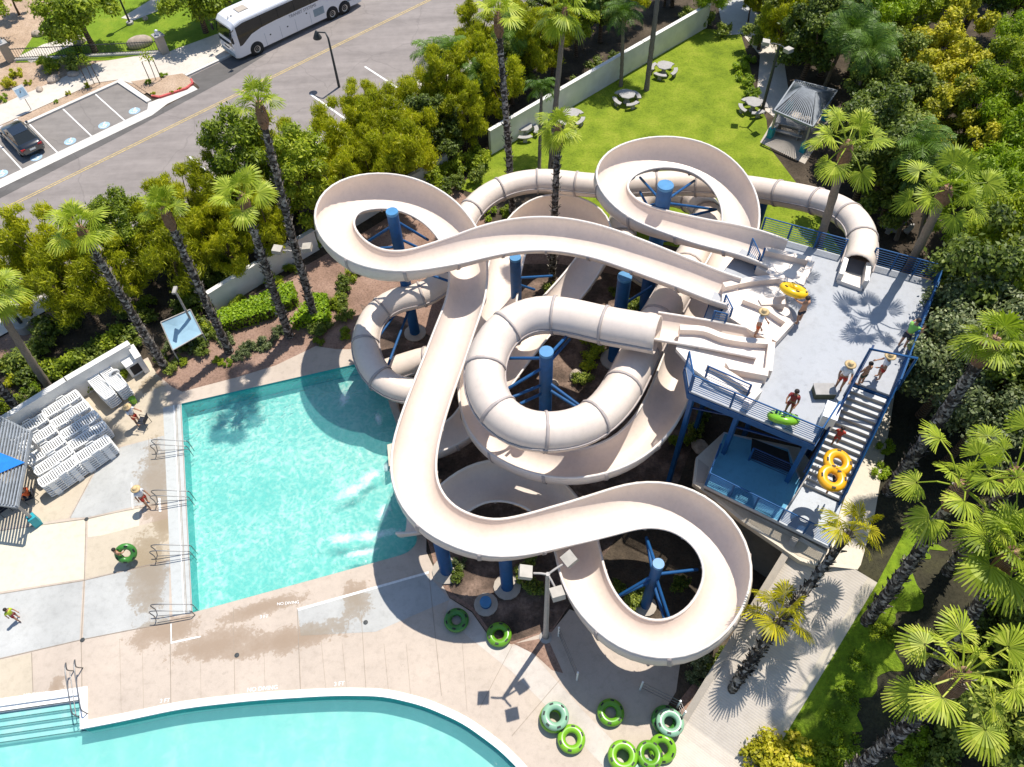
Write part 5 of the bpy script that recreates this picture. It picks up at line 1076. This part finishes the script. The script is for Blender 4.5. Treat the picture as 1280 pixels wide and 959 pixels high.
def patio_chair(p, rz, label):
    r = thing('patio_chair', label, 'chair', p, rz)
    for x in (-.24, .24):
        f = MB(); f.tube([(x, -.25, 0), (x, -.25, .6), (x, .22, .6), (x, .25, 0)], .018, 5); f.tube([(x, .2, .42), (x, .32, .9)], .018, 5); f.build('frame', M['dark_metal'], r, local=True)
    MB().box((0, 0, .42), (.46, .46, .03)).build('seat', M['cloth_navy'], r, local=True); MB().box((0, .27, .67), (.46, .03, .42), M=Matrix.Rotation(-.22, 3, 'X')).build('backrest', M['cloth_navy'], r, local=True); return r
p = at(22,622,.03); r = thing('patio_table', 'dark round table under the slatted pergola', 'table', p); MB().lathe([(.001, .72), (.6, .72), (.62, .70), (.001, .69)], p, 18, smooth=False).build('tabletop', M['cloth_navy'], r); MB().tube([p, p + Vector((0, 0, .7))], .05, 7).build('pedestal', M['dark_metal'], r); MB().lathe([(.3, 0), (.3, .03), (.05, .06)], p, 12).build('foot', M['dark_metal'], r)
patio_chair(at(8,640,.03), 2.4, 'dark patio chair at the left of the round pergola table'); patio_chair(at(42,625,.03), -1.2, 'dark patio chair holding the seated person in orange'); patio_chair(at(5,612,.03), .9, 'dark patio chair behind the round pergola table')
# --- stacked white loungers
def lounger():
    r = thing('sun_lounger', 'x', 'sun lounger', (0, 0, 0)); n = 16; L = 1.95; mb = MB(); pro = []
    def zz(x): return .16 + (.16 * max(0, (x - .45) / 1.4)) + .025 * math.sin(x * 3.2)
    for k in range(n):
        x = -.98 + L * (k + .5) / n; mb.box((x, 0, zz(x)), (.068, .54, .03))
    mb.build('slats', M['plastic_white'], r, local=True)
    fr_ = MB()
    for s in (-1, 1):
        Q = [(-1.0 + L * k / 12, s * (.30 + .03 * math.sin(PI * k / 12)), zz(-1.0 + L * k / 12)) for k in range(13)]; fr_.tube(Q, .045, 6)
    fr_.tube([(-1.0, -.3, zz(-1)), (-1.06, 0, zz(-1)), (-1.0, .3, zz(-1))], .045, 6); fr_.tube([(.95, -.3, zz(.95)), (1.0, 0, zz(.95)), (.95, .3, zz(.95))], .045, 6); fr_.build('frame', M['plastic_white'], r, local=True)
    for x in (-.62, .55):
        for s in (-1, 1): MB().box((x, s * .3, .08), (.3, .07, .17)).build('leg', M['plastic_white'], r, local=True)
    for s in (-1, 1): MB().tube([(-.15, s * .34, .17), (-.1, s * .36, .3), (.25, s * .36, .3), (.3, s * .34, .18)], .03, 5).build('armrest', M['plastic_white'], r, local=True)
    return r
lg = lounger(); used = False
stk = [((47,546), 6, 'rear stack nearest the pergola'), ((58,560), 6, 'second stack from the rear in the left column'), ((69,574), 6, 'third stack from the rear in the left column'), ((79,587), 6, 'fourth stack in the left column'),
       ((88,517), 6, 'rear stack of the middle column, against the white wall'), ((99,530), 6, 'second stack of the middle column, in palm shadow'), ((111,543), 6, 'third stack of the middle column, in palm shadow'), ((121,556), 6, 'fourth stack of the middle column'),
       ((87,603), 7, 'frontmost tall stack at left facing the deck'), ((127,576), 7, 'frontmost tall stack at right facing the deck')]
for (x, y), n, w in stk:
    b = at(x, y, .03)
    for k in range(n):
        o = lg if not used else dup(lg, (0, 0, 0)); used = True
        o.location = b + Vector((0, 0, .165 * k)); o.rotation_euler.z = RANG - .03 + random.uniform(-.02, .02); o['group'] = 'stacked loungers, ' + w
        o['label'] = ('top white lounger of the ' if k == n - 1 else 'lower white lounger in the ') + w
for (x, y), w in (((137,497), 'turned stack beside the wall, left one'), ((152,487), 'turned stack beside the wall, right one with blue shade')):
    b = at(x, y, .03)
    for k in range(6):
        o = dup(lg, b + Vector((0, 0, .165 * k)), RANG - PI / 2 + .05); o['group'] = 'stacked loungers, ' + w; o['label'] = ('top white lounger of the ' if k == 5 else 'lower white lounger in the ') + w
# --- swim rings
def ring(R, r_, m, handles=6, double=False):
    o = thing('swim_ring', 'x', 'swim ring', (0, 0, 0)); c = ((-R * .98, 0, 0), (R * .98, 0, 0)) if double else ((0, 0, 0),)
    mb = MB()
    for q in c: mb.torus((q[0], q[1], r_), R, r_, None, 36, 14, .92)
    mb.build('ring_body', M[m], o, local=True)
    for q in c:
        for k in range(handles):
            a = k * 2 * PI / handles + .3; rr = R + r_ * .35; h = MB(); cz = r_ + r_ * .86
            h.box((q[0] + rr * math.cos(a), q[1] + rr * math.sin(a), cz), (.07, .16, .04), a); h.build('handle', M['handle'], o, local=True)
    return o
RG = {}
def put_ring(m, p, label, R=.40, r_=.18, rot=None, double=False, name=None, group=None):
    key = (m, R, r_, double)
    if key not in RG: RG[key] = ring(R, r_, m, 6 if not double else 4, double); o = RG[key]
    else: o = dup(RG[key], (0, 0, 0))
    o.location = p; o['label'] = label
    if rot: o.rotation_euler = rot
    if group: o['group'] = group
    return o
dk = .045
put_ring('tube_dark', at(571,777,dk), 'shaded green swim ring at the edge of the planting bed, left one of two'); put_ring('tube_green', at(624,795,dk), 'green swim ring half in sun on the bed border')
put_ring('tube_lime', at(692,899,dk), 'lime swim ring lying under the seafoam ring', .44); put_ring('tube_sea', at(694,896,dk + .36), 'pale seafoam swim ring on top of a lime ring, left by the lamp shadow', .42, .175, (.05, -.06, .5))
put_ring('tube_lime', at(714,925,dk), 'lime swim ring with sunlit centre right of the lower pool edge', .42, .18)
put_ring('tube_green', at(763,892,dk), 'green swim ring on the shaded concrete below the bottom loop', .41, .18)
put_ring('tube_dark', at(832,902,dk), 'dark green swim ring under the pale ring by the fence', .46, .18); put_ring('tube_sea', at(837,905,dk + .36), 'pale seafoam swim ring on top of the dark ring by the fence', .42, .175, (-.05, .08, 1))
put_ring('tube_lime', at(778,947,dk), 'lower lime ring of the pair at the bottom edge', .44, .185); put_ring('tube_lime', at(778,946,dk + .37), 'upper lime ring of the pair at the bottom edge', .44, .185)
put_ring('tube_green', at(810,945,dk + .2), 'green swim ring leaning right of the stacked lime pair', .41, .18, (.12, .18, .7)); put_ring('tube_lime', at(828,935,dk + .1), 'lime swim ring partly hidden at the right of the bottom cluster', .41, .18, (.3, -.3, .2)); put_ring('tube_sea', at(806,968,dk), 'seafoam swim ring cut by the bottom photo edge', .43, .185)
# ================================================================ VEHICLES
def wheel(r, c, R, w, ax):
    Mx = Matrix((( 1, 0, 0), (0, 0, ax), (0, -ax, 0))) 
    t = MB().lathe([(R * .55, -w / 2), (R * .9, -w / 2), (R, -w * .35), (R, w * .35), (R * .9, w / 2), (R * .55, w / 2)], c, 22, Mx).build('wheel', M['black'], r, local=True)
    MB().lathe([(.001, w * .28), (R * .2, w * .36), (R * .3, w * .22), (R * .52, w * .46), (R * .58, w * .5)], c, 20, Mx).build('rim', M['rim'], t, local=True)
def coach():
    bp = at(323, 68, 0); r = thing('coach', 'white touring coach with dark windows parked across the street', 'coach', bp); r.rotation_euler.z = RANG + PI   # +x = towards its front
    Lf, Lr, W, Hh = 1.9, 10.9, 1.27, 3.35
    def sec(x, zb, zt, w, rt):
        P = []
        for a in range(0, 6): t = a / 5 * PI / 2; P.append((w - rt + rt * math.cos(t), zt - rt + rt * math.sin(t)))
        ring_ = [(w, zb + .1), (w, zb + 1.0)] + P; full = [(-y, z) for y, z in ring_][::-1]
        return [(w - .12, zb)] + ring_ + full + [(-(w - .12), zb)]
    xs = [(Lf, .55, 1.35, W - .35, .3), (Lf - .03, .35, 1.75, W - .16, .3), (Lf - .25, .3, 2.9, W - .05, .3), (Lf - .55, .3, 3.2, W, .3), (Lf - 1.2, .3, Hh, W, .28), (-4, .3, Hh, W, .28), (-Lr + .2, .3, Hh, W, .28), (-Lr, .4, Hh - .15, W - .06, .28)]
    mb = MB(); rows = [[Vector((x, y, z)) for y, z in sec(x, a, b, w, t)] for x, a, b, w, t in xs]; m = len(rows[0])
    mb.add([p for q in rows for p in q], [(i * m + k, i * m + (k + 1) % m, (i + 1) * m + (k + 1) % m, (i + 1) * m + k) for i in range(len(rows) - 1) for k in range(m)], False)
    mb.add(rows[0], [tuple(range(m))]); mb.add(rows[-1], [tuple(range(m - 1, -1, -1))]); b = mb.build('body', M['bus_white'], r, local=True)
    md = b.modifiers.new('bevel', 'BEVEL'); md.width = .05; md.segments = 2; md.limit_method = 'ANGLE'; md.angle_limit = .9
    for s in (1, -1):
        top = [(Lf - .56, 2.86), (Lf - 1.3, 3.0), (-Lr + .2, 3.0)]; bot = [(Lf - .56, 1.3), (Lf - .8, 1.32), (.75, 1.5), (.1, 1.85), (-.9, 2.02), (-2.2, 2.08), (-Lr + .2, 2.1)]
        pl = top + bot[::-1]; w = MB(); y = s * (W + .008); T = tessellate_polygon([[Vector((a, c, 0)) for a, c in pl]])
        w.add([Vector((a, y, c)) for a, c in pl], T).build('side_windows', M['glass_dark'], r, local=True)
        for x in (-1.0, -2.6, -4.2, -5.8, -7.4, -9.0): MB().box((x, y + s * .003, 2.52), (.04, .012, .8)).build('window_bar', M['black'], r, local=True)
        for x in (0, -7.65, -8.95):
            MB().lathe([(.001, 0), (.62, 0)], (x, s * (W + .004), .52), 22, Matrix(((1, 0, 0), (0, 0, -s), (0, s, 0))), False).build('wheel_arch', M['black'], r, local=True); wheel(r, (x, s * (W - .1), .52), .52, .3, s)
        MB().box((-6.4, s * (W + .006), 1.2), (1.05, .01, .62)).build('grille', M['grille'], r, local=True); MB().box((-10.0, s * (W + .006), 1.2), (1.3, .01, .62)).build('grille', M['grille'], r, local=True)
        for x in (-1.5, -3.2, -5.2): MB().box((x, s * (W + .006), 1.15 if x > -4 else 1.5), (.13, .012, .1)).build('latch', M['black'], r, local=True)
        for x in (-1.0, -2.5, -4.0, -5.5): MB().box((x, s * (W + .004), .95), (.02, .008, 1.0)).build('panel_gap', M['grille'], r, local=True)
        MB().tube([(Lf - .35, s * W, 2.75), (Lf + .15, s * (W + .25), 2.7), (Lf + .1, s * (W + .28), 2.35)], .035, 6).build('mirror_arm', M['black'], r, local=True); MB().box((Lf + .08, s * (W + .28), 2.15), (.12, .24, .48)).build('mirror', M['black'], r, local=True)
        MB().box((Lf - .07, s * .92, .9), (.12, .42, .2)).build('headlight', M['lamp_white'], r, local=True)
    ws = [(Lf - .015, 1.35, W - .3), (Lf - .10, 2.0, W - .13), (Lf - .24, 2.75, W - .13), (Lf - .42, 2.95, W - .2)]; v = [(x + .03, s * w, z) for x, z, w in ws for s in (-1, 1)]
    MB().add([(a, b_, c) for a, b_, c in v], [(2 * i, 2 * i + 1, 2 * i + 3, 2 * i + 2) for i in range(3)]).build('windscreen', M['glass_dark'], r, local=True)
    MB().box((Lf - .02, 0, .62), (.14, 1.9, .26)).build('bumper', M['grille'], r, local=True); MB().box((Lf + .005, 0, 1.05), (.03, .7, .1)).build('badge', M['black'], r, local=True)
    for x in (-.2, -3.6, -8): MB().box((x, 0, Hh + .03), (.9, .8, .08)).build('roof_hatch', M['plastic_white'] if x != -.2 else M['fascia'], r, local=True)
    for x in (.9, 1.2): MB().box((x, .3, Hh + .0), (.1, .16, .06)).build('roof_lamp', M['red_light'] if 0 else M['gray_metal'], r, local=True)
    o = letters('TRANSIT SYSTEMS', (0, 0, 0), .34, (0, 0, 0), 'lettering'); o.data.materials.append(M['letter']); o.parent = r
    o.matrix_local = Matrix.Translation((-4.9, W + .012, 1.83)) @ Matrix.Rotation(PI, 4, 'Z') @ Matrix.Rotation(PI / 2, 4, 'X'); o.location = (-4.9, W + .012, 1.83)
    # wheel track: the near front wheel stands on bp
    off = Matrix.Rotation(RANG + PI, 3, 'Z') @ Vector((0, W - .1, 0)); r.location = bp - off; r.location.z = .01; r.scale = (1, 1, 1)
    return r
coach()
def car():
    a, b = at(18, 160, 0), at(48, 193, 0); d = (a - b).normalized(); c = at(31, 179, 0); r = thing('parked_car', 'black sedan parked nose-in in the accessible bay at left', 'car', (c.x, c.y, .012), math.atan2(RN.y, RN.x))
    prof = [(-2.25, .45, .85, .72), (-2.15, .28, .98, .82), (-1.6, .22, 1.02, .89), (-.6, .2, .98, .91), (.6, .2, .95, .91), (1.5, .22, .86, .88), (2.05, .28, .72, .80), (2.22, .42, .6, .66)]
    mb = MB(); rows = []
    for x, zb, zt, w in prof: rows.append([Vector((x, y, z)) for y, z in ((-w + .1, zb), (-w, zb + .16), (-w, zt - .22), (-w + .08, zt - .04), (-w + .25, zt), (w - .25, zt), (w - .08, zt - .04), (w, zt - .22), (w, zb + .16), (w - .1, zb))])
    m = 10; mb.add([p for q in rows for p in q], [(i * m + k, i * m + (k + 1) % m, (i + 1) * m + (k + 1) % m, (i + 1) * m + k) for i in range(len(rows) - 1) for k in range(m)], True); mb.add(rows[0], [tuple(range(m))]); mb.add(rows[-1], [tuple(range(m - 1, -1, -1))]); mb.build('body', M['car_black'], r, local=True)
    cab = [(-1.75, .98, .70), (-.95, 1.40, .60), (.15, 1.43, .60), (1.05, .93, .70)]; mb = MB(); rows = [[Vector((x, -w, .95)), Vector((x, -w + .04, z)), Vector((x, w - .04, z)), Vector((x, w, .95))] for x, z, w in cab]; rows[0] = [Vector((-1.8, -.72, .97)), Vector((-1.75, -.7, 1.0)), Vector((-1.75, .7, 1.0)), Vector((-1.8, .72, .97))]
    rows[1][0].y, rows[1][3].y = -.78, .78; rows[2][0].y, rows[2][3].y = -.78, .78
    mb.add([p for q in rows for p in q], [(i * 4 + k, i * 4 + k + 1, (i + 1) * 4 + k + 1, (i + 1) * 4 + k) for i in range(3) for k in range(3)]); mb.build('windows', M['glass_dark'], r, local=True)
    MB().add([(-.98, -.57, 1.41), (-.98, .57, 1.41), (.17, .57, 1.445), (.17, -.57, 1.445), (-.98, -.57, 1.36), (-.98, .57, 1.36), (.17, .57, 1.38), (.17, -.57, 1.38)], [(0, 1, 2, 3), (0, 4, 5, 1), (1, 5, 6, 2), (2, 6, 7, 3), (3, 7, 4, 0)]).build('roof', M['car_black'], r, local=True)
    for s in (1, -1):
        for x in (-1.38, 1.38): wheel(r, (x, s * .80, .33), .33, .22, s)
        MB().box((-2.17, s * .62, .82), (.16, .3, .14)).build('tail_light', M['red_light'], r, local=True); MB().box((2.1, s * .58, .62), (.16, .3, .12)).build('headlight', M['lamp_white'], r, local=True); MB().box((.75, s * .98, .98), (.18, .16, .12)).build('mirror', M['car_black'], r, local=True)
    MB().box((-2.26, 0, .68), (.02, .42, .13)).build('number_plate', M['plastic_white'], r, local=True); return r
car()
# ================================================================ PEOPLE
def skinned(name, V, E_, R_, m, sub=1):
    me = bpy.data.meshes.new('tmp'); me.from_pydata([tuple(v) for v in V], E_, []); o = bpy.data.objects.new('tmp', me); C.objects.link(o)
    o.modifiers.new('s', 'SKIN'); sd = me.skin_vertices[0].data
    for i, r in enumerate(R_): sd[i].radius = (r, r) if isinstance(r, float) else r; sd[i].use_root = i == 0
    ss = o.modifiers.new('u', 'SUBSURF'); ss.levels = sub; ss.render_levels = sub
    dg = bpy.context.evaluated_depsgraph_get(); dg.update(); out = bpy.data.meshes.new_from_object(o.evaluated_get(dg)); out.name = name
    bpy.data.objects.remove(o); bpy.data.meshes.remove(me); out.materials.clear(); out.materials.append(m); out.polygons.foreach_set('use_smooth', [True] * len(out.polygons)); return out
def person(p, face, label, h=1.75, shirt=None, shorts='cloth_navy', hat=None, skin='skin', arms=((.1, .0), (.1, .0)), step=.0, sit=False, lean=0.0, hair='hair', trunkcover=True):
    """arms: per side (raise forward in rad, elbow bend in rad); step: stride; face: heading of the chest"""
    r = thing('person', label, 'person', p, face); s = h / 1.75
    hip = .93 if not sit else .50; V = []; E_ = []; R_ = []
    def add(v, rad, par=None):
        V.append(Vector(v) * s); R_.append(rad * s if isinstance(rad, float) else (rad[0] * s, rad[1] * s))
        if par is not None: E_.append((par, len(V) - 1))
        return len(V) - 1
    ln = lambda z: (z - hip) * math.sin(lean)
    pel = add((0, 0, hip), (.155, .115)); wa = add((0, ln(hip + .2), hip + .2), (.135, .095), pel); ch = add((0, ln(hip + .40), hip + .40), (.165, .11), wa); nk = add((0, ln(hip + .57), hip + .57), .06, ch); hd = add((0, ln(hip + .66) + .01, hip + .66), .075, nk); hc = add((0, ln(hip + .72) + .02, hip + .735), .10, hd); ht = add((0, ln(hip + .8) + .0, hip + .83), .065, hc)
    J = {}
    for sd, nm in ((-1, 0), (1, 1)):
        st = step * sd
        hp = add((sd * .095, 0, hip - .06), .095, pel)
        if sit: kn = add((sd * .13, .42, hip - .02), .07, hp); an = add((sd * .13, .45, .09), .048, kn); to = add((sd * .14, .60, .035), .034, an)
        else: kn = add((sd * .11, .03 + st * .55, .50), .068, hp); an = add((sd * .11, st * 1.0 - .02, .09), .045, kn); to = add((sd * .125, st + .14, .035), .034, an)
        sh = add((sd * .19, ln(hip + .48), hip + .47), .062, ch); ra, eb = arms[nm]; ud = Vector((sd * .22, math.sin(ra), -math.cos(ra))).normalized(); shp = V[sh] / s; el = shp + ud * .29; e = add(el, .046, sh)
        fd = Vector((sd * (.10 - .3 * min(1, eb)), math.sin(ra + eb), -math.cos(ra + eb))).normalized(); wr = el + fd * .25; w = add(wr, .03, e); J[sd] = (hp, kn, an, sh, e, w, wr, fd)
    body = skinned('body', V, E_, R_, M[skin])
    # nose, ears and five-fingered hands are part of the same mesh
    x = MB(); hcp = V[hc] / s; x.ell((hcp + Vector((0, .105, -.01))) * s, (.016 * s, .024 * s, .025 * s), 6, 4)
    for sd in (-1, 1): x.ell((hcp + Vector((sd * .10, .0, -.005))) * s, (.014 * s, .026 * s, .034 * s), 6, 4)
    x.ell((hcp + Vector((0, .092, -.052))) * s, (.026 * s, .012 * s, .008 * s), 6, 4)
    for sd in (-1, 1):
        wr, fd = J[sd][6], J[sd][7]; sdv = Vector((0, 1, 0)) - fd * fd.y; sdv = sdv.normalized() if sdv.length > .2 else Vector((0, 0, 1)); nv = fd.cross(sdv)
        x.tube([(wr - fd * .02) * s, (wr + fd * .04) * s, (wr + fd * .095) * s], [.026 * s, .04 * s, .036 * s], 8)
        for k in range(4):
            o_ = sdv * (-.03 + .02 * k); l = (.072, .082, .078, .06)[k]; x.tube([(wr + fd * .085 + o_) * s, (wr + fd * (.085 + l * .55) + o_ * 1.1 + nv * .01) * s, (wr + fd * (.085 + l) + o_ * 1.1 + nv * .03) * s], [.010 * s, .009 * s, .007 * s], 5)
        x.tube([(wr + fd * .03 + sdv * .03) * s, (wr + fd * .07 + sdv * .062) * s, (wr + fd * .105 + sdv * .066) * s], [.012 * s, .010 * s, .008 * s], 5)
    bm = bmesh.new(); bm.from_mesh(body); me2 = bpy.data.meshes.new('t'); me2.from_pydata([tuple(v) for v in x.v], [], x.f); me2.polygons.foreach_set('use_smooth', [True] * len(x.f)); bm.from_mesh(me2); bm.to_mesh(body); bm.free(); bpy.data.meshes.remove(me2)
    o = bpy.data.objects.new('body', body); C.objects.link(o); o.parent = r
    for sd in (-1, 1): MB().ell((hcp + Vector((sd * .036, .094, .018))) * s, (.013 * s, .008 * s, .009 * s), 6, 4).build('eye', M['eye'], r, local=True)
    hp_, kn_, an_, sh_, e_ = 0, 1, 2, 3, 4
    def cloth(name, ids, extra, mm, grow):
        idx = {}; VV = []; EE = []; RR_ = []
        for i, f in ids:
            idx[i] = len(VV); VV.append(V[i]); rr = R_[i]; RR_.append(tuple(q + grow * s for q in rr) if isinstance(rr, tuple) else rr + grow * s)
        for a, b in E_:
            if a in idx and b in idx: EE.append((idx[a], idx[b]))
        for a, b, f in extra:
            VV.append(V[a].lerp(V[b], f)); q = lambda t: t[0] if isinstance(t, tuple) else t
            RR_.append(q(R_[a]) * (1 - f) + q(R_[b]) * f + grow * 1.15 * s); EE.append((idx[a], len(VV) - 1))
        me = skinned(name, VV, EE, RR_, M[mm]); c = bpy.data.objects.new(name, me); C.objects.link(c); c.parent = r
    if shorts: cloth('shorts', [(pel, 0), (J[-1][0], 0), (J[1][0], 0)], [(J[-1][0], J[-1][1], .72), (J[1][0], J[1][1], .72), (pel, wa, .35)], shorts, .018)
    if shirt: cloth('shirt', [(ch, 0), (wa, 0), (J[-1][3], 0), (J[1][3], 0)], [(wa, pel, .7), (J[-1][3], J[-1][4], .6), (J[1][3], J[1][4], .6), (ch, nk, .55)], shirt, .016)
    if hair: MB().ell((hcp + Vector((0, -.022, .035))) * s, (.118 * s, .118 * s, .112 * s), 12, 8).build('hair', M[hair], r, local=True)
    if hat: MB().lathe([(.235, -.02), (.245, -.01), (.17, .02), (.125, .035), (.118, .12), (.085, .16), (.001, .168)], Vector((0, hcp.y - .005, hcp.z + .045)) * s, 18).build('hat', M[hat], r, local=True)
    return r, J, s
def facing(a, b, z):   # heading whose +y looks from pixel a towards pixel b
    d = at(*b, z) - at(*a, z); return math.atan2(d.y, d.x) - PI / 2
tk = DP + .02
person(at(997,404,tk), facing((997,404), (975,365), DP), 'shirtless man in dark shorts lifting a yellow ring at the slide start', 1.75, None, 'cloth_navy', None, 'skin', ((1.1,.3),(1.2,.3)), .08)
put_ring('tube_yellow', at(990,368,DP + 1.05), 'yellow ring held upright by the shirtless man', .47, .2, Matrix.Rotation(-.5, 3, Vector((.8, -.6, 0))).to_euler())
person(at(944,420,DP + .22), facing((944,420), (990,440), DP), 'guard in white shirt, red shorts and straw hat on the start platform', 1.7, 'cloth_white', 'cloth_orange', 'straw', 'skin', ((.3,.5),(.2,.3)))
person(at(984,516,tk), facing((984,516), (960,560), DP), 'person in red top and dark hair standing beside the green ring on deck', 1.6, 'cloth_maroon', 'cloth_maroon', None, 'skin_dark', ((.4,.9),(.9,1.0)))
put_ring('tube_lime', at(978,528,DP + .5), 'lime ring standing by the person in red on the tower deck', .47, .19, (-.72, .0, -.25))
person(at(1047,486,tk), facing((1047,486), (1040,520), DP), 'guard in straw hat and red shorts left of the stair gate', 1.78, 'cloth_white', 'cloth_red', 'straw', 'skin', ((.5,.8),(.6,.6)))
person(at(1074,481,tk), facing((1074,481), (1040,440), DP), 'shirtless boy in dark shorts at the top of the stairs', 1.55, None, 'cloth_olive', None, 'skin', ((.2,.3),(.1,.3)))
person(at(1097,473,tk), facing((1097,473), (1040,470), DP), 'person in straw hat, white top and red shorts at the stair top', 1.62, 'cloth_white', 'cloth_red', 'straw', 'skin', ((.5,.8),(.5,.8)))
person(at(1126,434,tk), facing((1126,434), (1160,410), DP), 'staff member in green shirt leaning on the right deck railing', 1.72, 'cloth_lime', 'cloth_navy', None, 'skin', ((1.0,.3),(.9,.3)), .05, lean=.35)
pz = DP - (DP - DL) * .44; person(at(1042,556,pz), facing((1042,556), (1090,450), DP), 'child in red swimwear climbing the stairs', 1.35, 'cloth_red', 'cloth_red', None, 'skin_dark', ((.3,.3),(.5,.5)), .14)
pz = DP - (DP - DL) * .80; person(at(1036,617,pz), facing((1036,617), (1080,500), DP), 'person hidden beneath the yellow double ring on the stairs', 1.6, 'cloth_navy', 'cloth_navy', None, 'skin', ((2.7,.2),(2.7,.2)), .1)
put_ring('tube_orange', at(1041,590,DL + 2.75), 'amber figure-eight double ring carried overhead on the stairs', .40, .2, (.15, -.1, 1.05), True)
g_ = .045
person(at(186,631,g_), facing((186,631), (215,650), 0), 'guard in white shirt, red shorts and hat walking by the pool ledge', 1.75, 'cloth_white', 'cloth_red', 'straw', 'skin', ((.3,.3),(-.2,.3)), .18)
person(at(157,702,g_), facing((157,702), (190,660), 0), 'boy walking with a green ring on the tan deck', 1.45, None, 'cloth_navy', None, 'skin', ((.5,.8),(.5,.8)), .1)
put_ring('tube_dark', at(158,690,.72), 'green ring carried by the walking boy', .36, .155, (.9, .12, .25))
person(at(24,774,g_), facing((24,774), (60,790), 0), 'child in neon vest walking across the grey slab', 1.3, 'cloth_neon', 'cloth_maroon', None, 'skin', ((.4,.4),(-.3,.3)), .16)
person(at(42,625,.03), facing((42,625), (15,620), 0), 'person in orange seated at the pergola table', 1.7, 'cloth_orange', 'cloth_navy', None, 'skin', ((.7,.8),(.7,.8)), 0, True)
patio_chair(at(182,531,g_), facing((182,531), (215,535), 0) , 'dark folding chair by the top left pool corner')
person(at(174,530,g_), facing((174,530), (215,540), 0), 'guard in white shirt, red shorts and hat at the top pool corner', 1.72, 'cloth_white', 'cloth_red', 'straw', 'skin', ((.8,.7),(.6,.6)))
tag(MB().lathe([(.16, 0), (.19, .35), (.19, .4), (.001, .4)], (0, 0, 0), 14).build('bucket', M['tube_lime'], local=True), 'lime green bucket on the deck below the turned loungers', 'bucket').location = at(168,503,.04)
SKY, SUN, EXPO = .125, 4.4, .40
# ================================================================ LIGHT
sv = Vector((.2718, .3535, 1.0)).normalized()    # towards the sun (from pole and shadow)
az = math.atan2(sv.y, sv.x); el = math.asin(sv.z)
W = bpy.data.worlds.new('World'); S.world = W; W.use_nodes = True
nt = W.node_tree; nt.nodes.clear()
sky = nt.nodes.new('ShaderNodeTexSky'); sky.sky_type = 'NISHITA'; sky.sun_disc = False; sky.sun_elevation = el; sky.sun_rotation = PI / 2 - az
sky.air_density = 1.0; sky.dust_density = .5; sky.ozone_density = 2.5
bg = nt.nodes.new('ShaderNodeBackground'); bg.inputs[1].default_value = SKY; wo = nt.nodes.new('ShaderNodeOutputWorld')
nt.links.new(sky.outputs[0], bg.inputs[0]); nt.links.new(bg.outputs[0], wo.inputs[0])
sd = bpy.data.lights.new('sun', 'SUN'); sd.energy = SUN; sd.angle = math.radians(.5); sd.color = (1.0, .955, .88)
so = bpy.data.objects.new('sun', sd); C.objects.link(so); so.rotation_euler = (-sv).to_track_quat('-Z', 'Y').to_euler()
so.location = (0, 0, 60)
S.view_settings.view_transform = 'Standard'; S.view_settings.look = 'None'; S.view_settings.exposure = EXPO; S.view_settings.gamma = 1; S.view_settings.use_curve_mapping = False
S.render.engine = 'CYCLES'; S.cycles.max_bounces = 8; S.cycles.transparent_max_bounces = 12; S.cycles.caustics_reflective = False; S.cycles.caustics_refractive = False
S.render.resolution_x = 1024; S.render.resolution_y = 767
